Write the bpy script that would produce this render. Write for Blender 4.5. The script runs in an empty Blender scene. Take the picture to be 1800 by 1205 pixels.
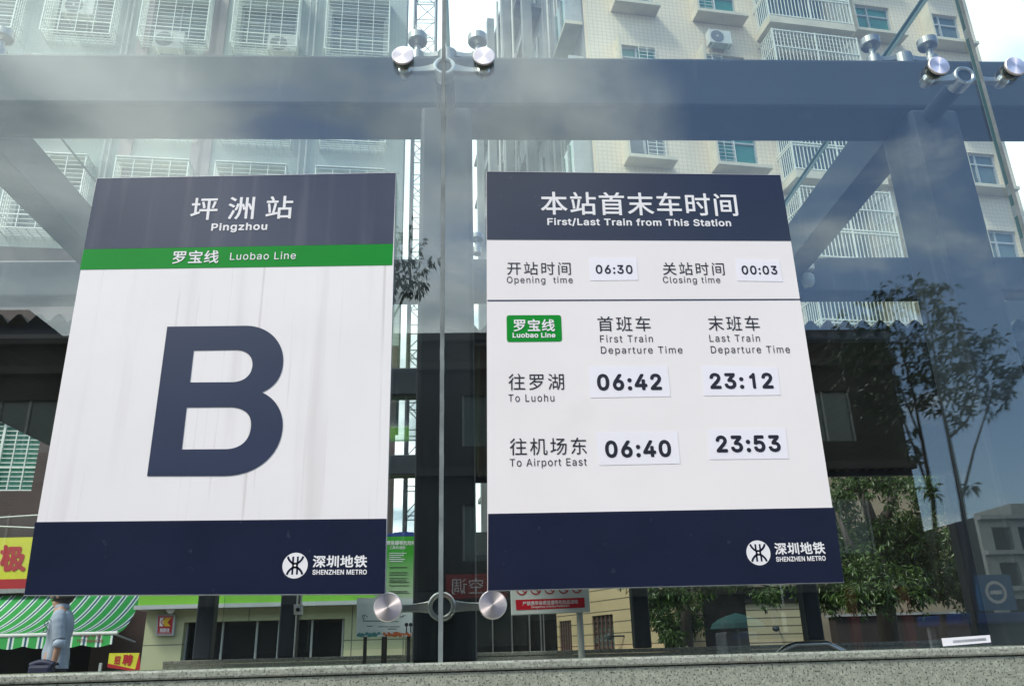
import bpy, bmesh, math, random, os
from math import sin, cos, tan, radians, pi, sqrt, atan2
from mathutils import Vector, Matrix, Euler

# ------------------------------------------------------------------ camera, sky, sun, exposure
SC = bpy.context.scene
COL = SC.collection
F_PX, PITCH, ROLL, YAW = 1450.0, radians(20.75), radians(1.54), radians(2.94)
CAM = Vector((0.0, -1.8, 1.6))
fwd = Vector((sin(YAW)*cos(PITCH), cos(YAW)*cos(PITCH), sin(PITCH)))
rt0 = Vector((cos(YAW), -sin(YAW), 0.0)); up0 = rt0.cross(fwd)
RT = rt0*cos(ROLL) - up0*sin(ROLL); UP = rt0*sin(ROLL) + up0*cos(ROLL)
cam_d = bpy.data.cameras.new('camera'); cam_o = bpy.data.objects.new('camera', cam_d); COL.objects.link(cam_o)
cam_d.sensor_width = 36.0; cam_d.sensor_fit = 'HORIZONTAL'; cam_d.lens = F_PX/1800*36
cam_d.clip_start = 0.05; cam_d.clip_end = 3000
m3 = Matrix((RT, UP, -fwd)).transposed()
cam_o.matrix_world = Matrix.Translation(CAM) @ m3.to_4x4()
SC.camera = cam_o
cam_d.dof.use_dof = False

SUN_EL, SUN_AZ = radians(52), radians(233)      # azimuth from +Y, clockwise
w = bpy.data.worlds.new('World'); SC.world = w; w.use_nodes = True
nt = w.node_tree; nt.nodes.clear()
def N(nt, t, **kw):
    n = nt.nodes.new(t)
    for k, v in kw.items(): setattr(n, k, v)
    return n
def mathn(nt, op, a, b=None, c=None, clamp=False):
    n = nt.nodes.new('ShaderNodeMath'); n.operation = op; n.use_clamp = clamp
    for i, x in enumerate((a, b, c)):
        if x is None: continue
        if isinstance(x, (int, float)): n.inputs[i].default_value = x
        else: nt.links.new(x, n.inputs[i])
    return n.outputs[0]
sky = N(nt, 'ShaderNodeTexSky', sky_type='NISHITA'); sky.sun_disc = False
sky.sun_elevation = SUN_EL; sky.sun_rotation = SUN_AZ; sky.air_density = 1.0; sky.dust_density = 0.6; sky.ozone_density = 2.5
tc = N(nt, 'ShaderNodeTexCoord'); sx = N(nt, 'ShaderNodeSeparateXYZ'); nt.links.new(tc.outputs['Generated'], sx.inputs[0])
zz = mathn(nt, 'MAXIMUM', mathn(nt, 'ADD', sx.outputs[2], 0.12), 0.05)
cv = N(nt, 'ShaderNodeCombineXYZ')
nt.links.new(mathn(nt, 'DIVIDE', sx.outputs[0], zz), cv.inputs[0]); nt.links.new(mathn(nt, 'DIVIDE', sx.outputs[1], zz), cv.inputs[1])
n1 = N(nt, 'ShaderNodeTexNoise'); n1.inputs['Scale'].default_value = 1.7; n1.inputs['Detail'].default_value = 9; n1.inputs['Roughness'].default_value = 0.58; n1.inputs['Distortion'].default_value = 0.35
nt.links.new(cv.outputs[0], n1.inputs['Vector'])
# more cloud to the left (-x) and over the buildings (+y)
bias = mathn(nt, 'ADD', mathn(nt, 'MULTIPLY', sx.outputs[0], -0.40), mathn(nt, 'MULTIPLY', mathn(nt, 'MAXIMUM', sx.outputs[1], -0.02), 0.75))
cov = mathn(nt, 'ADD', n1.outputs['Fac'], bias)
mr = N(nt, 'ShaderNodeMapRange', interpolation_type='SMOOTHSTEP'); mr.inputs['From Min'].default_value = 0.31; mr.inputs['From Max'].default_value = 0.57
nt.links.new(cov, mr.inputs['Value'])
n2 = N(nt, 'ShaderNodeTexNoise'); n2.inputs['Scale'].default_value = 2.2; n2.inputs['Detail'].default_value = 9; n2.inputs['Distortion'].default_value = 0.5
nt.links.new(cv.outputs[0], n2.inputs['Vector'])
mr2 = N(nt, 'ShaderNodeMapRange'); mr2.inputs['From Min'].default_value = 0.35; mr2.inputs['From Max'].default_value = 0.65; mr2.inputs['To Min'].default_value = 0.0; mr2.inputs['To Max'].default_value = 1.0
nt.links.new(n2.outputs['Fac'], mr2.inputs['Value'])
cc = N(nt, 'ShaderNodeMix', data_type='RGBA'); cc.inputs['A'].default_value = (3.0, 3.7, 4.2, 1); cc.inputs['B'].default_value = (9.6, 10.2, 10.1, 1)
nt.links.new(mr2.outputs[0], cc.inputs['Factor'])
mx = N(nt, 'ShaderNodeMix', data_type='RGBA')
nt.links.new(mr.outputs[0], mx.inputs['Factor']); nt.links.new(sky.outputs[0], mx.inputs['A']); nt.links.new(cc.outputs['Result'], mx.inputs['B'])
bg = N(nt, 'ShaderNodeBackground'); bg.inputs['Strength'].default_value = 0.15
nt.links.new(mx.outputs['Result'], bg.inputs['Color'])
wo = N(nt, 'ShaderNodeOutputWorld'); nt.links.new(bg.outputs[0], wo.inputs['Surface'])

sl = bpy.data.lights.new('sun', 'SUN'); sl.energy = 2.2; sl.angle = radians(12); sl.color = (1.0, 0.95, 0.88)
so = bpy.data.objects.new('sun', sl); COL.objects.link(so)
sdir = Vector((sin(SUN_AZ)*cos(SUN_EL), cos(SUN_AZ)*cos(SUN_EL), sin(SUN_EL)))
so.rotation_euler = sdir.to_track_quat('Z', 'Y').to_euler(); so.location = (0, -10, 30)

SC.view_settings.view_transform = 'Standard'; SC.view_settings.look = 'None'
SC.view_settings.exposure = 0.78; SC.view_settings.gamma = 1.0
SC.render.engine = 'CYCLES'
SC.cycles.use_denoising = True
SC.cycles.max_bounces = 12; SC.cycles.transparent_max_bounces = 48; SC.cycles.glossy_bounces = 6; SC.cycles.diffuse_bounces = 4
SC.cycles.caustics_reflective = False; SC.cycles.caustics_refractive = False
SC.cycles.sample_clamp_indirect = 6

# ------------------------------------------------------------------ helpers
def ray(x, y): return RT*((x-900)/F_PX) - UP*((y-602.5)/F_PX) + fwd
def at(x, y, Y):
    d = ray(x, y); return CAM + d*((Y-CAM.y)/d.y)
def atz(x, y, z):
    d = ray(x, y); return CAM + d*((z-CAM.z)/d.z)
class MB:
    def __init__(s): s.v = []; s.f = []; s.mi = []
    def add(s, vs, fs, mi=0):
        o = len(s.v); s.v += [tuple(v) for v in vs]
        for f in fs: s.f.append(tuple(i+o for i in f)); s.mi.append(mi)
        return s
    def box(s, x0, x1, y0, y1, z0, z1, M=None, mi=0):
        vs = [Vector(p) for p in ((x0,y0,z0),(x1,y0,z0),(x1,y1,z0),(x0,y1,z0),(x0,y0,z1),(x1,y0,z1),(x1,y1,z1),(x0,y1,z1))]
        if M: vs = [M @ v for v in vs]
        return s.add(vs, [(0,3,2,1),(4,5,6,7),(0,1,5,4),(1,2,6,5),(2,3,7,6),(3,0,4,7)], mi)
    def bar(s, a, b, r, r2=None, seg=8, mi=0, cap=True):
        a = Vector(a); b = Vector(b); r2 = r if r2 is None else r2
        d = (b-a).normalized(); u = d.orthogonal().normalized(); v = d.cross(u)
        vs = []
        for p, rr in ((a, r), (b, r2)):
            for k in range(seg):
                t = 2*pi*k/seg; vs.append(p + u*(cos(t)*rr) + v*(sin(t)*rr))
        fs = [(k, (k+1) % seg, seg+(k+1) % seg, seg+k) for k in range(seg)]
        if cap: fs += [tuple(range(seg-1, -1, -1)), tuple(range(seg, 2*seg))]
        return s.add(vs, fs, mi)
    def tube(s, pts, r, seg=8, mi=0):
        pts = [Vector(p) for p in pts]; n = len(pts); rs = r if isinstance(r, (list, tuple)) else [r]*n
        vs = []; u = None
        for i, p in enumerate(pts):
            d = (pts[min(i+1, n-1)] - pts[max(i-1, 0)]).normalized()
            u = d.orthogonal().normalized() if u is None else (u - d*u.dot(d)).normalized()
            v = d.cross(u)
            for k in range(seg):
                t = 2*pi*k/seg; vs.append(p + u*(cos(t)*rs[i]) + v*(sin(t)*rs[i]))
        fs = []
        for i in range(n-1):
            for k in range(seg):
                fs.append((i*seg+k, i*seg+(k+1) % seg, (i+1)*seg+(k+1) % seg, (i+1)*seg+k))
        fs += [tuple(range(seg-1, -1, -1)), tuple(range((n-1)*seg, n*seg))]
        return s.add(vs, fs, mi)
    def lathe(s, prof, M, seg=32, mi=0):
        """prof = (radius, height) pairs round local Z, closed top and bottom."""
        vs = []; n = len(prof)
        for r, h in prof:
            for k in range(seg):
                t = 2*pi*k/seg; vs.append(M @ Vector((r*cos(t), r*sin(t), h)))
        fs = []
        for i in range(n-1):
            for k in range(seg):
                fs.append((i*seg+k, i*seg+(k+1) % seg, (i+1)*seg+(k+1) % seg, (i+1)*seg+k))
        fs += [tuple(range(seg-1, -1, -1)), tuple(range((n-1)*seg, n*seg))]
        return s.add(vs, fs, mi)
    def slab(s, quad, off, mi=0):
        """a quad (4 points, any order round) extruded by vector off"""
        q = [Vector(p) for p in quad]; vs = q + [p + Vector(off) for p in q]
        return s.add(vs, [(0,1,2,3),(7,6,5,4),(0,4,5,1),(1,5,6,2),(2,6,7,3),(3,7,4,0)], mi)
    def build(s, name, mats, parent=None, smooth=False, bevel=0.0, loc=None):
        me = bpy.data.meshes.new(name)
        vs = s.v
        if loc is not None: vs = [tuple(Vector(v)-Vector(loc)) for v in vs]
        me.from_pydata(vs, [], s.f); me.validate()
        if not isinstance(mats, (list, tuple)): mats = [mats]
        for m in mats: me.materials.append(m)
        if len(me.polygons) == len(s.mi):
            me.polygons.foreach_set('material_index', s.mi)
        bm = bmesh.new(); bm.from_mesh(me); bmesh.ops.recalc_face_normals(bm, faces=bm.faces)
        if bevel:
            bmesh.ops.bevel(bm, geom=[e for e in bm.edges if e.calc_face_angle(0) > 0.5], offset=bevel, segments=2, profile=0.5, affect='EDGES')
        bm.to_mesh(me); bm.free()
        if smooth: me.shade_smooth() if smooth is True else me.shade_smooth()
        o = bpy.data.objects.new(name, me); COL.objects.link(o)
        if parent is not None:
            o.parent = parent
            if loc is None: o.location = -parent.location if parent.rotation_euler.to_matrix().is_identity else (0,0,0)
            if parent.parent is not None and loc is None: o.location = (0,0,0)
        if loc is not None: o.location = loc
        return o
def thing(name, label, cat, loc=(0,0,0), group=None, rz=0.0):
    o = bpy.data.objects.new(name, None); COL.objects.link(o); o.location = loc; o.rotation_euler = (0,0,rz)
    o.empty_display_size = 0.1
    o['label'] = label; o['category'] = cat
    if group: o['group'] = group
    return o
def tag(o, label, cat, group=None):
    o['label'] = label; o['category'] = cat
    if group: o['group'] = group
    return o
def struct(o): o['kind'] = 'structure'; return o
def dup(root, loc, label, cat=None, rz=None):
    r = root.copy(); COL.objects.link(r); r.location = loc; r['label'] = label
    if rz is not None: r.rotation_euler = (0,0,rz)
    for ch in list(root.children):
        c = ch.copy(); COL.objects.link(c); c.parent = r
        for g in list(ch.children):
            d = g.copy(); COL.objects.link(d); d.parent = c
    return r
def world_parts(root):
    """parts of a thing with its Empty at loc are built in world coordinates by MB.build (it subtracts the location)"""
    return root

# ------------------------------------------------------------------ materials
def mat(name, col, rough=0.6, metal=0.0, var=0.12, scale=4.0, bump=0.0, bscale=60.0, spec=0.5, coat=0.0, stretch=None, detail=6):
    m = bpy.data.materials.new(name); m.use_nodes = True; nt = m.node_tree
    p = nt.nodes['Principled BSDF']
    p.inputs['Roughness'].default_value = rough; p.inputs['Metallic'].default_value = metal
    p.inputs['Specular IOR Level'].default_value = spec; p.inputs['Coat Weight'].default_value = coat; p.inputs['Coat Roughness'].default_value = 0.08
    tc = N(nt, 'ShaderNodeTexCoord'); vec = tc.outputs['Object']
    if stretch:
        mp = N(nt, 'ShaderNodeMapping'); mp.inputs['Scale'].default_value = stretch; nt.links.new(vec, mp.inputs['Vector']); vec = mp.outputs[0]
    no = N(nt, 'ShaderNodeTexNoise'); no.inputs['Scale'].default_value = scale; no.inputs['Detail'].default_value = detail; no.inputs['Roughness'].default_value = 0.6
    nt.links.new(vec, no.inputs['Vector'])
    mi = N(nt, 'ShaderNodeMix', data_type='RGBA')
    c = Vector(col[:3])
    mi.inputs['A'].default_value = (*[max(0, x*(1-var)) for x in c], 1); mi.inputs['B'].default_value = (*[min(1, x*(1+var)) for x in c], 1)
    ra = N(nt, 'ShaderNodeMapRange'); ra.inputs['From Min'].default_value = 0.3; ra.inputs['From Max'].default_value = 0.7
    nt.links.new(no.outputs['Fac'], ra.inputs['Value']); nt.links.new(ra.outputs[0], mi.inputs['Factor'])
    nt.links.new(mi.outputs['Result'], p.inputs['Base Color'])
    rr = N(nt, 'ShaderNodeMapRange'); rr.inputs['To Min'].default_value = max(0.02, rough*0.85); rr.inputs['To Max'].default_value = min(1, rough*1.2)
    nt.links.new(no.outputs['Fac'], rr.inputs['Value']); nt.links.new(rr.outputs[0], p.inputs['Roughness'])
    if bump:
        nb = N(nt, 'ShaderNodeTexNoise'); nb.inputs['Scale'].default_value = bscale; nb.inputs['Detail'].default_value = 4; nt.links.new(vec, nb.inputs['Vector'])
        b = N(nt, 'ShaderNodeBump'); b.inputs['Strength'].default_value = bump; b.inputs['Distance'].default_value = 0.01
        nt.links.new(nb.outputs['Fac'], b.inputs['Height']); nt.links.new(b.outputs[0], p.inputs['Normal'])
    m['mix'] = mi.name
    return m
def over(m, fac_fn, col):
    """lay a second colour over the base colour of a mat() material where fac_fn(nt, vec) is 1"""
    nt = m.node_tree; p = nt.nodes['Principled BSDF']; src = p.inputs['Base Color'].links[0].from_socket
    tc = N(nt, 'ShaderNodeTexCoord'); f = fac_fn(nt, tc.outputs['Object'])
    mi = N(nt, 'ShaderNodeMix', data_type='RGBA'); mi.inputs['B'].default_value = (*col, 1)
    nt.links.new(f, mi.inputs['Factor']); nt.links.new(src, mi.inputs['A']); nt.links.new(mi.outputs['Result'], p.inputs['Base Color'])
    return m
def noise_mask(scale, lo, hi, amt=1.0, stretch=None, detail=6):
    def fn(nt, vec):
        if stretch:
            mp = N(nt, 'ShaderNodeMapping'); mp.inputs['Scale'].default_value = stretch; nt.links.new(vec, mp.inputs['Vector']); vec = mp.outputs[0]
        no = N(nt, 'ShaderNodeTexNoise'); no.inputs['Scale'].default_value = scale; no.inputs['Detail'].default_value = detail
        nt.links.new(vec, no.inputs['Vector'])
        r = N(nt, 'ShaderNodeMapRange', interpolation_type='SMOOTHSTEP'); r.inputs['From Min'].default_value = lo; r.inputs['From Max'].default_value = hi; r.inputs['To Max'].default_value = amt
        nt.links.new(no.outputs['Fac'], r.inputs['Value']); return r.outputs[0]
    return fn
def tile_mask(w_, h_, mortar, ang=0.0, amt=1.0, offset=0.0):
    """grout lines of a tiled wall; u runs along the wall (rotated by ang about Z), v is height"""
    def fn(nt, vec):
        mp = N(nt, 'ShaderNodeMapping'); mp.inputs['Rotation'].default_value = (0, 0, -ang); nt.links.new(vec, mp.inputs['Vector'])
        s_ = N(nt, 'ShaderNodeSeparateXYZ'); nt.links.new(mp.outputs[0], s_.inputs[0])
        c_ = N(nt, 'ShaderNodeCombineXYZ')
        nt.links.new(mathn(nt, 'ADD', s_.outputs[0], s_.outputs[1]), c_.inputs[0]); nt.links.new(s_.outputs[2], c_.inputs[1])
        b = N(nt, 'ShaderNodeTexBrick'); b.offset = offset; b.inputs['Scale'].default_value = 1.0
        b.inputs['Brick Width'].default_value = w_; b.inputs['Row Height'].default_value = h_; b.inputs['Mortar Size'].default_value = mortar; b.inputs['Mortar Smooth'].default_value = 0.3
        nt.links.new(c_.outputs[0], b.inputs['Vector'])
        return mathn(nt, 'MULTIPLY', b.outputs['Fac'], amt)
    return fn
def glass(name, tint, base_r=0.05, dirt=0.03):
    m = bpy.data.materials.new(name); m.use_nodes = True; nt = m.node_tree; nt.nodes.clear()
    out = N(nt, 'ShaderNodeOutputMaterial'); tr = N(nt, 'ShaderNodeBsdfTransparent'); tr.inputs[0].default_value = (*tint, 1)
    gl = N(nt, 'ShaderNodeBsdfGlossy'); gl.inputs['Roughness'].default_value = 0.0; gl.inputs['Color'].default_value = (0.96, 1.0, 1.0, 1)
    ge = N(nt, 'ShaderNodeNewGeometry'); dp = N(nt, 'ShaderNodeVectorMath', operation='DOT_PRODUCT')
    nt.links.new(ge.outputs['Normal'], dp.inputs[0]); nt.links.new(ge.outputs['Incoming'], dp.inputs[1])
    c = mathn(nt, 'ABSOLUTE', dp.outputs['Value'])
    sch = mathn(nt, 'MULTIPLY_ADD', mathn(nt, 'POWER', mathn(nt, 'SUBTRACT', 1.0, c), 5.0), 1.0-base_r, base_r)
    mx = N(nt, 'ShaderNodeMixShader'); nt.links.new(sch, mx.inputs[0]); nt.links.new(tr.outputs[0], mx.inputs[1]); nt.links.new(gl.outputs[0], mx.inputs[2])
    # thin film of dust, uneven
    df = N(nt, 'ShaderNodeBsdfDiffuse'); df.inputs[0].default_value = (0.55, 0.56, 0.54, 1)
    tc = N(nt, 'ShaderNodeTexCoord'); mp = N(nt, 'ShaderNodeMapping'); mp.inputs['Scale'].default_value = (6, 6, 1.2); nt.links.new(tc.outputs['Object'], mp.inputs['Vector'])
    no = N(nt, 'ShaderNodeTexNoise'); no.inputs['Scale'].default_value = 1.3; no.inputs['Detail'].default_value = 8; nt.links.new(mp.outputs[0], no.inputs['Vector'])
    r = N(nt, 'ShaderNodeMapRange'); r.inputs['From Min'].default_value = 0.45; r.inputs['From Max'].default_value = 0.80; r.inputs['To Min'].default_value = dirt*0.2; r.inputs['To Max'].default_value = dirt*5
    nt.links.new(no.outputs['Fac'], r.inputs['Value'])
    m2 = N(nt, 'ShaderNodeMixShader'); nt.links.new(r.outputs[0], m2.inputs[0]); nt.links.new(mx.outputs[0], m2.inputs[1]); nt.links.new(df.outputs[0], m2.inputs[2])
    nt.links.new(m2.outputs[0], out.inputs['Surface'])
    return m
def granite(name, base, dark, scale=1.0, rough=0.35):
    m = mat(name, base, rough=rough, var=0.22, scale=90*scale, detail=3, bump=0.05, bscale=220)
    over(m, noise_mask(240*scale, 0.57, 0.61, 0.85, detail=2), dark)
    over(m, noise_mask(230*scale, 0.60, 0.66, 0.6, detail=2), tuple(min(1, c*1.7) for c in base))
    return m
G = {}
G['glass'] = glass('facade_glass', (0.945, 0.975, 0.965), 0.088, 0.0015)
G['roof_glass'] = glass('roof_glass', (0.94, 0.975, 0.965), 0.035, 0.002)
G['glass_edge'] = mat('glass_edge', (0.03, 0.085, 0.07), 0.15, var=0.2)
G['sealant'] = mat('grey_sealant', (0.17, 0.195, 0.195), 0.55, var=0.35, scale=14)
G['steel'] = mat('blue_grey_paint', (0.034, 0.042, 0.052), 0.45, var=0.14, scale=3, spec=0.2)
over(G['steel'], noise_mask(5, 0.58, 0.72, 0.35, stretch=(4, 4, 0.6)), (0.085, 0.09, 0.09))
G['stainless'] = mat('satin_stainless', (0.62, 0.61, 0.58), 0.28, metal=1.0, var=0.08, scale=20)
G['cast'] = mat('cast_steel_shaded', (0.36, 0.35, 0.33), 0.36, metal=1.0, var=0.12, scale=20)  # darker copy of the stainless, shade and dark reflections put into its colour
G['clear_seal'] = bpy.data.materials.new('translucent_sealant'); G['clear_seal'].use_nodes = True
_n = G['clear_seal'].node_tree; _t = N(_n, 'ShaderNodeBsdfTranslucent'); _t.inputs[0].default_value = (.42, .50, .46, 1); _n.links.new(_t.outputs[0], _n.nodes['Material Output'].inputs['Surface'])
G['disc'] = mat('brushed_disc', (0.92, 0.82, 0.82), 0.36, metal=1.0, var=0.03, scale=50)
p_ = G['disc'].node_tree.nodes['Principled BSDF']; p_.inputs['Anisotropic'].default_value = 0.85
t_ = N(G['disc'].node_tree, 'ShaderNodeTangent', direction_type='RADIAL', axis='Y'); G['disc'].node_tree.links.new(t_.outputs[0], p_.inputs['Tangent'])
G['rubber'] = mat('black_rubber', (0.015, 0.015, 0.017), 0.6)
G['sign_white'] = mat('white_vinyl', (0.86, 0.81, 0.805), 0.32, var=0.03, scale=3, spec=0.4)
G['sign_white_dirty'] = mat('white_vinyl_rain_streaked', (0.85, 0.815, 0.815), 0.32, var=0.03, scale=3, spec=0.4)
over(G['sign_white_dirty'], noise_mask(5, 0.53, 0.78, 0.27, stretch=(3.2, 1, 0.16), detail=5), (0.46, 0.41, 0.40))
over(G['sign_white_dirty'], noise_mask(34, 0.61, 0.74, 0.32, stretch=(2.5, 1, 0.05), detail=3), (0.40, 0.34, 0.33))
G['sign_white2'] = over(G['sign_white'], noise_mask(6, 0.62, 0.75, 0.12), (0.55, 0.52, 0.48))
G['navy'] = mat('navy_vinyl', (0.014, 0.019, 0.044), 0.16, var=0.10, scale=6, spec=0.55)
over(G['navy'], noise_mask(40, 0.66, 0.74, 0.20, detail=3), (0.10, 0.11, 0.15))
G['navy_sheen_streaked'] = mat('navy_vinyl_sheen_streaked', (0.036, 0.044, 0.082), 0.20, var=0.12, scale=6, spec=0.6)  # lighter navy: the sky's reflection is put into the colour, streaks on top
over(G['navy_sheen_streaked'], noise_mask(7, 0.50, 0.70, 0.30, stretch=(3, 1, 0.15)), (0.14, 0.14, 0.17))
G['letter_navy'] = mat('navy_letter', (0.030, 0.042, 0.085), 0.3, var=0.06)
G['green'] = mat('green_band', (0.0, 0.25, 0.022), 0.35, var=0.06, spec=0.25)
G['letter_white'] = mat('white_letter', (0.82, 0.80, 0.81), 0.4, var=0.02)
G['letter_black'] = mat('black_letter', (0.012, 0.012, 0.022), 0.45, var=0.05)
G['sticker'] = mat('white_sticker', (0.86, 0.83, 0.88), 0.38, var=0.02)
G['acrylic_edge'] = mat('grey_panel_edge', (0.34, 0.38, 0.40), 0.35, var=0.2, scale=30)
G['granite'] = granite('speckled_granite', (0.31, 0.325, 0.26), (0.035, 0.04, 0.035))
G['granite_cap'] = granite('granite_coping', (0.30, 0.315, 0.26), (0.12, 0.12, 0.10), 0.9, 0.22)
over(G['granite_cap'], noise_mask(7, 0.60, 0.70, 0.5), (0.30, 0.22, 0.13))
G['granite_far'] = granite('far_granite', (0.24, 0.24, 0.20), (0.06, 0.06, 0.05), 0.5)

# ------------------------------------------------------------------ lettering
FONT = None
try:
    FONT = bpy.data.fonts.load(os.path.join(bpy.utils.resource_path('LOCAL'), 'datafiles', 'fonts', 'Inter.woff2'))
except Exception:
    FONT = None
_tri = {}
from mathutils.geometry import delaunay_2d_cdt
def area(lp): return 0.5*sum(lp[i-1][0]*lp[i][1]-lp[i][0]*lp[i-1][1] for i in range(len(lp)))
def winding(p, lp):
    x, y = p; wn = 0
    for i in range(len(lp)):
        ax, ay = lp[i-1]; bx, by = lp[i]
        if ay <= y < by or by <= y < ay:
            if ax + (y-ay)*(bx-ax)/(by-ay) > x: wn += 1 if by > ay else -1
    return wn
def tess(loops):
    """fill outlines by the non-zero rule (overlapping strokes allowed)"""
    loops = [lp for lp in loops if len(lp) > 2 and abs(area(lp)) > 1e-7]
    if not loops: return [], []
    co, ed = [], []
    for lp in loops:
        b = len(co); n = len(lp); co += [Vector(p) for p in lp]; ed += [(b+i, b+(i+1) % n) for i in range(n)]
    V, E_, Fc, ov, oe, of = delaunay_2d_cdt(co, ed, [], 0, 1e-6)
    fs = []
    for f in Fc:
        c = sum((V[i] for i in f), Vector((0, 0)))/len(f)
        if sum(winding(c, lp) for lp in loops): fs.append(tuple(f))
    return [(v.x, v.y) for v in V], fs
def glyphs(s, sp=1.0):
    k = (s, sp)
    if k in _tri: return _tri[k]
    c = bpy.data.curves.new('tmp', 'FONT'); c.body = s; c.size = 1.0; c.space_character = sp
    if FONT and all(ord(ch) < 0x2000 for ch in s): c.font = FONT
    o = bpy.data.objects.new('tmp', c); COL.objects.link(o); bpy.context.view_layer.update()
    dg = bpy.context.evaluated_depsgraph_get(); cu = o.evaluated_get(dg).to_curve(dg)
    chars = {}
    for spl in cu.splines:
        lp = []; bp = spl.bezier_points; n = len(bp)
        for i in range(n):
            p, q = bp[i], bp[(i+1) % n]
            st = (p.co-p.handle_right).length + (q.co-q.handle_left).length
            d = (q.co-p.co).length
            straight = abs((p.handle_right-p.co).cross(q.co-p.co).length) + abs((q.handle_left-q.co).cross(q.co-p.co).length) < 1e-5
            m = 1 if straight else 6
            lp += bez(p.co, p.handle_right, q.handle_left, q.co, m)
        chars.setdefault(spl.character_index, []).append([(x, y) for x, y in lp])
    o.evaluated_get(dg).to_curve_clear(); bpy.data.objects.remove(o); bpy.data.curves.remove(c)
    if FONT and '1' in s and all(ord(ch_) < 0x2000 for ch_ in s):
        idx = [i for i, ch_ in enumerate(s) if ch_ == '1']
        for i in idx:
            allp = [p for lp in chars[i] for p in lp]; cx = (min(p[0] for p in allp)+max(p[0] for p in allp))/2; y0_ = min(p[1] for p in allp); y1_ = max(p[1] for p in allp); h_ = y1_-y0_
            chars[i] = [[(cx+x*h_, y0_+y*h_) for x, y in ((.03, 0), (.13, 0), (.13, 1), (.06, 1), (-.01, .90), (-.16, .80), (-.16, .70), (-.04, .745), (.03, .79))]]
    vs, fs = [], []
    for ch in chars.values():
        v, f = tess(ch); b_ = len(vs); vs += v; fs += [tuple(i+b_ for i in t) for t in f]
    xs = [v[0] for v in vs] or [0]; ys = [v[1] for v in vs] or [0]
    _tri[k] = (vs, fs, min(xs), max(xs), min(ys), max(ys)); return _tri[k]
def fill2d(loops):
    """filled 2-D outline(s) (list of loops of (x, y)) -> verts, faces"""
    c = bpy.data.curves.new('tmp', 'CURVE'); c.dimensions = '2D'; c.fill_mode = 'BOTH'
    for lp in loops:
        sp = c.splines.new('POLY'); sp.points.add(len(lp)-1); sp.use_cyclic_u = True
        for i, (x, y) in enumerate(lp): sp.points[i].co = (x, y, 0, 1)
    o = bpy.data.objects.new('tmp', c); COL.objects.link(o); bpy.context.view_layer.update()
    dg = bpy.context.evaluated_depsgraph_get(); me = o.evaluated_get(dg).to_mesh()
    vs = [(v.co.x, v.co.y) for v in me.vertices]; fs = [tuple(p.vertices) for p in me.polygons]
    o.evaluated_get(dg).to_mesh_clear(); bpy.data.objects.remove(o); bpy.data.curves.remove(c)
    return vs, fs
class Board:
    """a flat board standing in the plane y = Y, its four corners (TL, TR, BR, BL) given as seen in the photograph; s runs right, t runs down"""
    def __init__(b, TL, TR, BR, BL, Y):
        b.Y = Y; b.src = [TL, TR, BR, BL]
        import numpy as np
        A = []; B = []
        for (u, v), (x, y) in zip(((0,0),(1,0),(1,1),(0,1)), b.src):
            A.append([u, v, 1, 0, 0, 0, -u*x, -v*x]); B.append(x)
            A.append([0, 0, 0, u, v, 1, -u*y, -v*y]); B.append(y)
        h = np.linalg.solve(np.array(A, float), np.array(B, float))
        b.H = np.append(h, 1).reshape(3, 3); b.Hi = np.linalg.inv(b.H)
    def st(b, x, y):
        q = b.Hi @ [x, y, 1]; return q[0]/q[2], q[1]/q[2]
    def px(b, s, t):
        q = b.H @ [s, t, 1]; return q[0]/q[2], q[1]/q[2]
    def w(b, s, t, d=0.0):
        p = at(*b.px(s, t), b.Y); return Vector((p.x, b.Y - d, p.z))
    def p(b, x, y, d=0.0):
        p = at(x, y, b.Y); return Vector((p.x, b.Y - d, p.z))
    def text(b, mb, s, x0, x1, y0, y1, d, bold=0.0, sp=1.0):
        """lettering filling the photo box x0..x1, y0..y1 (measured at its middle)"""
        vs, fs, ax, bx, ay, by = glyphs(s, sp)
        xm = (x0+x1)/2; ym = (y0+y1)/2
        s0 = b.st(x0, ym)[0]; s1 = b.st(x1, ym)[0]; t0 = b.st(xm, y0)[1]; t1 = b.st(xm, y1)[1]
        p00 = b.w(0,0); wid = (b.w(1,0.5)-b.w(0,0.5)).length; hei = (b.w(0.5,1)-b.w(0.5,0)).length
        kx = (s1-s0)/(bx-ax+2*bold); ky = (t1-t0)/(by-ay+2*bold)
        sh = [(0.0, 0.0)]
        if bold:
            n = 8; sh = [(bold*cos(2*pi*k/n), bold*sin(2*pi*k/n)) for k in range(n)] + [(0, 0)]
        for i, (ox, oy) in enumerate(sh):
            mb.add([b.w(s0 + (x-ax+bold+ox)*kx, t1 - (y-ay+bold+oy)*ky, d + i*0.00002) for x, y in vs], fs)
    def line(b, parent, m, name, *a):
        mb = MB(); b.text(mb, *a); return mb.build(name, m, parent)
    def quad(b, mb, pts, d, th=0.0004):
        mb.slab([b.p(x, y, d) for x, y in pts], (0, th, 0))
    def poly(b, mb, loops, d):
        vs, fs = fill2d([[(x/100, y/100) for x, y in lp] for lp in loops])
        mb.add([b.p(x*100, y*100, d) for x, y in vs], fs)
def bez(p0, p1, p2, p3, n=14):
    r = []
    for i in range(n):
        t = i/n; a = (1-t)**3; c = 3*t*(1-t)**2; e = 3*t*t*(1-t); g = t**3
        r.append((a*p0[0]+c*p1[0]+e*p2[0]+g*p3[0], a*p0[1]+c*p1[1]+e*p2[1]+g*p3[1]))
    return r

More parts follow.
